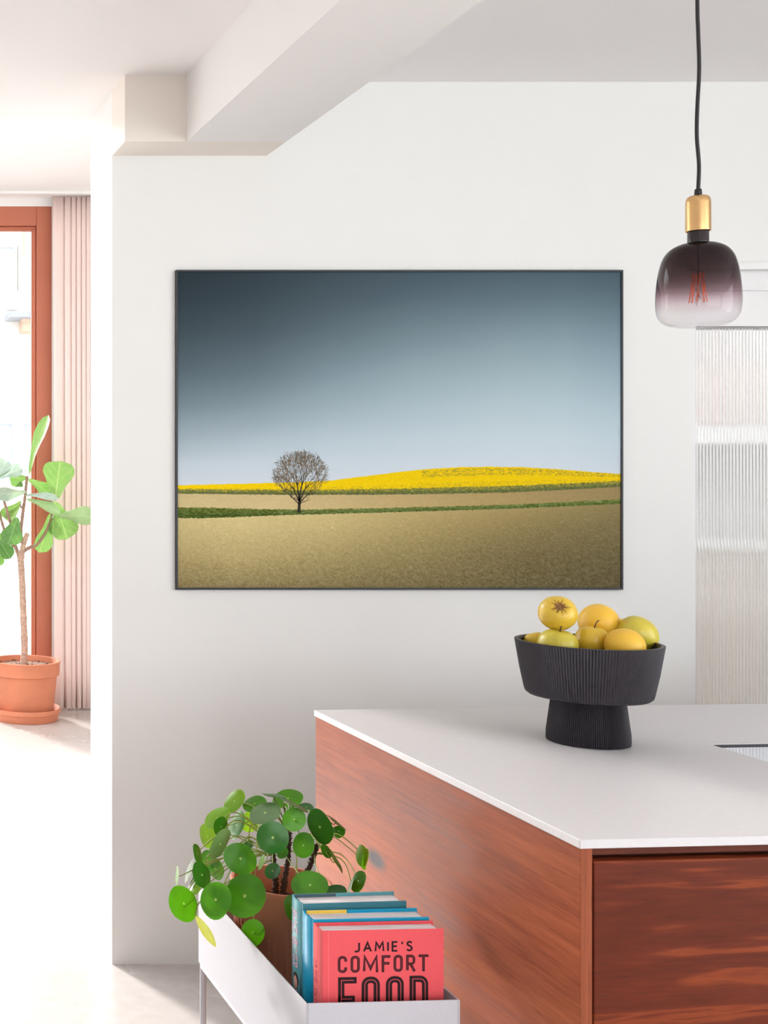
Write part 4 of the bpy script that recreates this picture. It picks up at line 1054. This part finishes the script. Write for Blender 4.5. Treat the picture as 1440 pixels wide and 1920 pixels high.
def z1p(x, y): return (x*Q, 770+y*Q)
def fp(x, y, dy=0.0): return P(x*Q, 770+y*Q, FY+dy)
def branch(name, pts, r0, r1, mat='twig', dy=None, knob=True):
    sp = spline([fp(*q) for q in pts], 8); n_ = len(sp)
    MB().tube(sp, [(r0+(r1-r0)*i/n_)*(1+(.12*math.sin(i*1.9+r0*900) if knob else 0)) for i in range(n_)], 9).build(name, M[mat], fig, True)
tr_ = spline([P(44, 1250, FY), P(46, 1215, FY), P(44, 1160, FY), P(42, 1110, FY), P(39.5, 1060, FY), P(37.5, 1045, FY), P(38, 1032, FY)], 8); n_ = len(tr_)
MB().tube(tr_, [(.021-.004*i/n_)*(1+.05*math.sin(i*1.3)) for i in range(n_)], 14).build('trunk', M['bark'], fig, True)
branch('branch', [(225, 1700), (240, 1560), (262, 1440), (300, 1335)], .017, .014, 'bark')
branch('branch', [(222, 1680), (205, 1580), (165, 1470), (140, 1330, -.04), (105, 1190, -.06), (30, 940, -.08)], .013, .007)
branch('branch', [(250, 1420), (228, 1340), (245, 1150), (265, 1000), (282, 850), (296, 715)], .010, .008)
branch('branch', [(255, 1530), (330, 1490), (400, 1460), (480, 1355), (530, 1240), (562, 1125)], .011, .008)
branch('branch', [(530, 1225), (575, 1180), (625, 1150)], .006, .004)
branch('branch', [(262, 1000), (238, 1060), (215, 1010)], .005, .004)
branch('branch', [(150, 1480), (60, 1330, .05), (5, 1160, .08), (-60, 900, .1)], .010, .006)
branch('branch', [(240, 1440), (205, 1432), (180, 1436)], .005, .004)
FL = [ # base, tip (enlargement px), width, material, depth at base / tip, lean
 ((318, 700), (532, 45), 120, 'fl', .0, .02, 1.6), ((600, 985), (655, 550), 345, 'fl', -.03, .05, .2), ((300, 745), (560, 915), 150, 'fl', .03, .06, .5),
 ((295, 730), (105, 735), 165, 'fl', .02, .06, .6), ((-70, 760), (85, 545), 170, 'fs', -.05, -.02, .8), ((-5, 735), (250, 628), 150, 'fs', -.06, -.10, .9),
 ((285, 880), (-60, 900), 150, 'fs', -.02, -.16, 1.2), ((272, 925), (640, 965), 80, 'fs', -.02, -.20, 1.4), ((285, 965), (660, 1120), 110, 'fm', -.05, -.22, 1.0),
 ((590, 985), (735, 1400), 290, 'fl', -.02, .02, .25), ((630, 1150), (1040, 1165), 200, 'fm', -.05, -.12, .7), ((545, 1120), (430, 1550), 190, 'fl', -.01, .03, .5),
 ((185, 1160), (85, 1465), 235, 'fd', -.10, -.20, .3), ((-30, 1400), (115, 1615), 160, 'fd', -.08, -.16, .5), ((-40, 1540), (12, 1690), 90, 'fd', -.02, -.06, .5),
 ((235, 985), (10, 1145), 130, 'fl', .03, .10, .8), ((225, 1020), (60, 1190), 110, 'fm', .06, .12, .9), ((165, 830), (250, 800), 60, 'fd', .0, .02, .8),
 ((575, 1170), (585, 1350), 120, 'fm', .0, .03, .6),
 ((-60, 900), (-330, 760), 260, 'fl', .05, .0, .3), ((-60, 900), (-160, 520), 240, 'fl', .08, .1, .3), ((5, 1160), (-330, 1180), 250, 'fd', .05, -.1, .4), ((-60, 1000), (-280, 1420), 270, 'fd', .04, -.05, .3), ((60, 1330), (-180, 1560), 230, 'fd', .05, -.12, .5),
]
for (b, e, wq, m_, d0, d1, dd) in FL:
    strip_leaf('leaf', z1p(*b), z1p(*e), wq*Q, FY+d0, FY+d1, m_, fig, dd, .25, 'fiddle', 14, 8, .05)
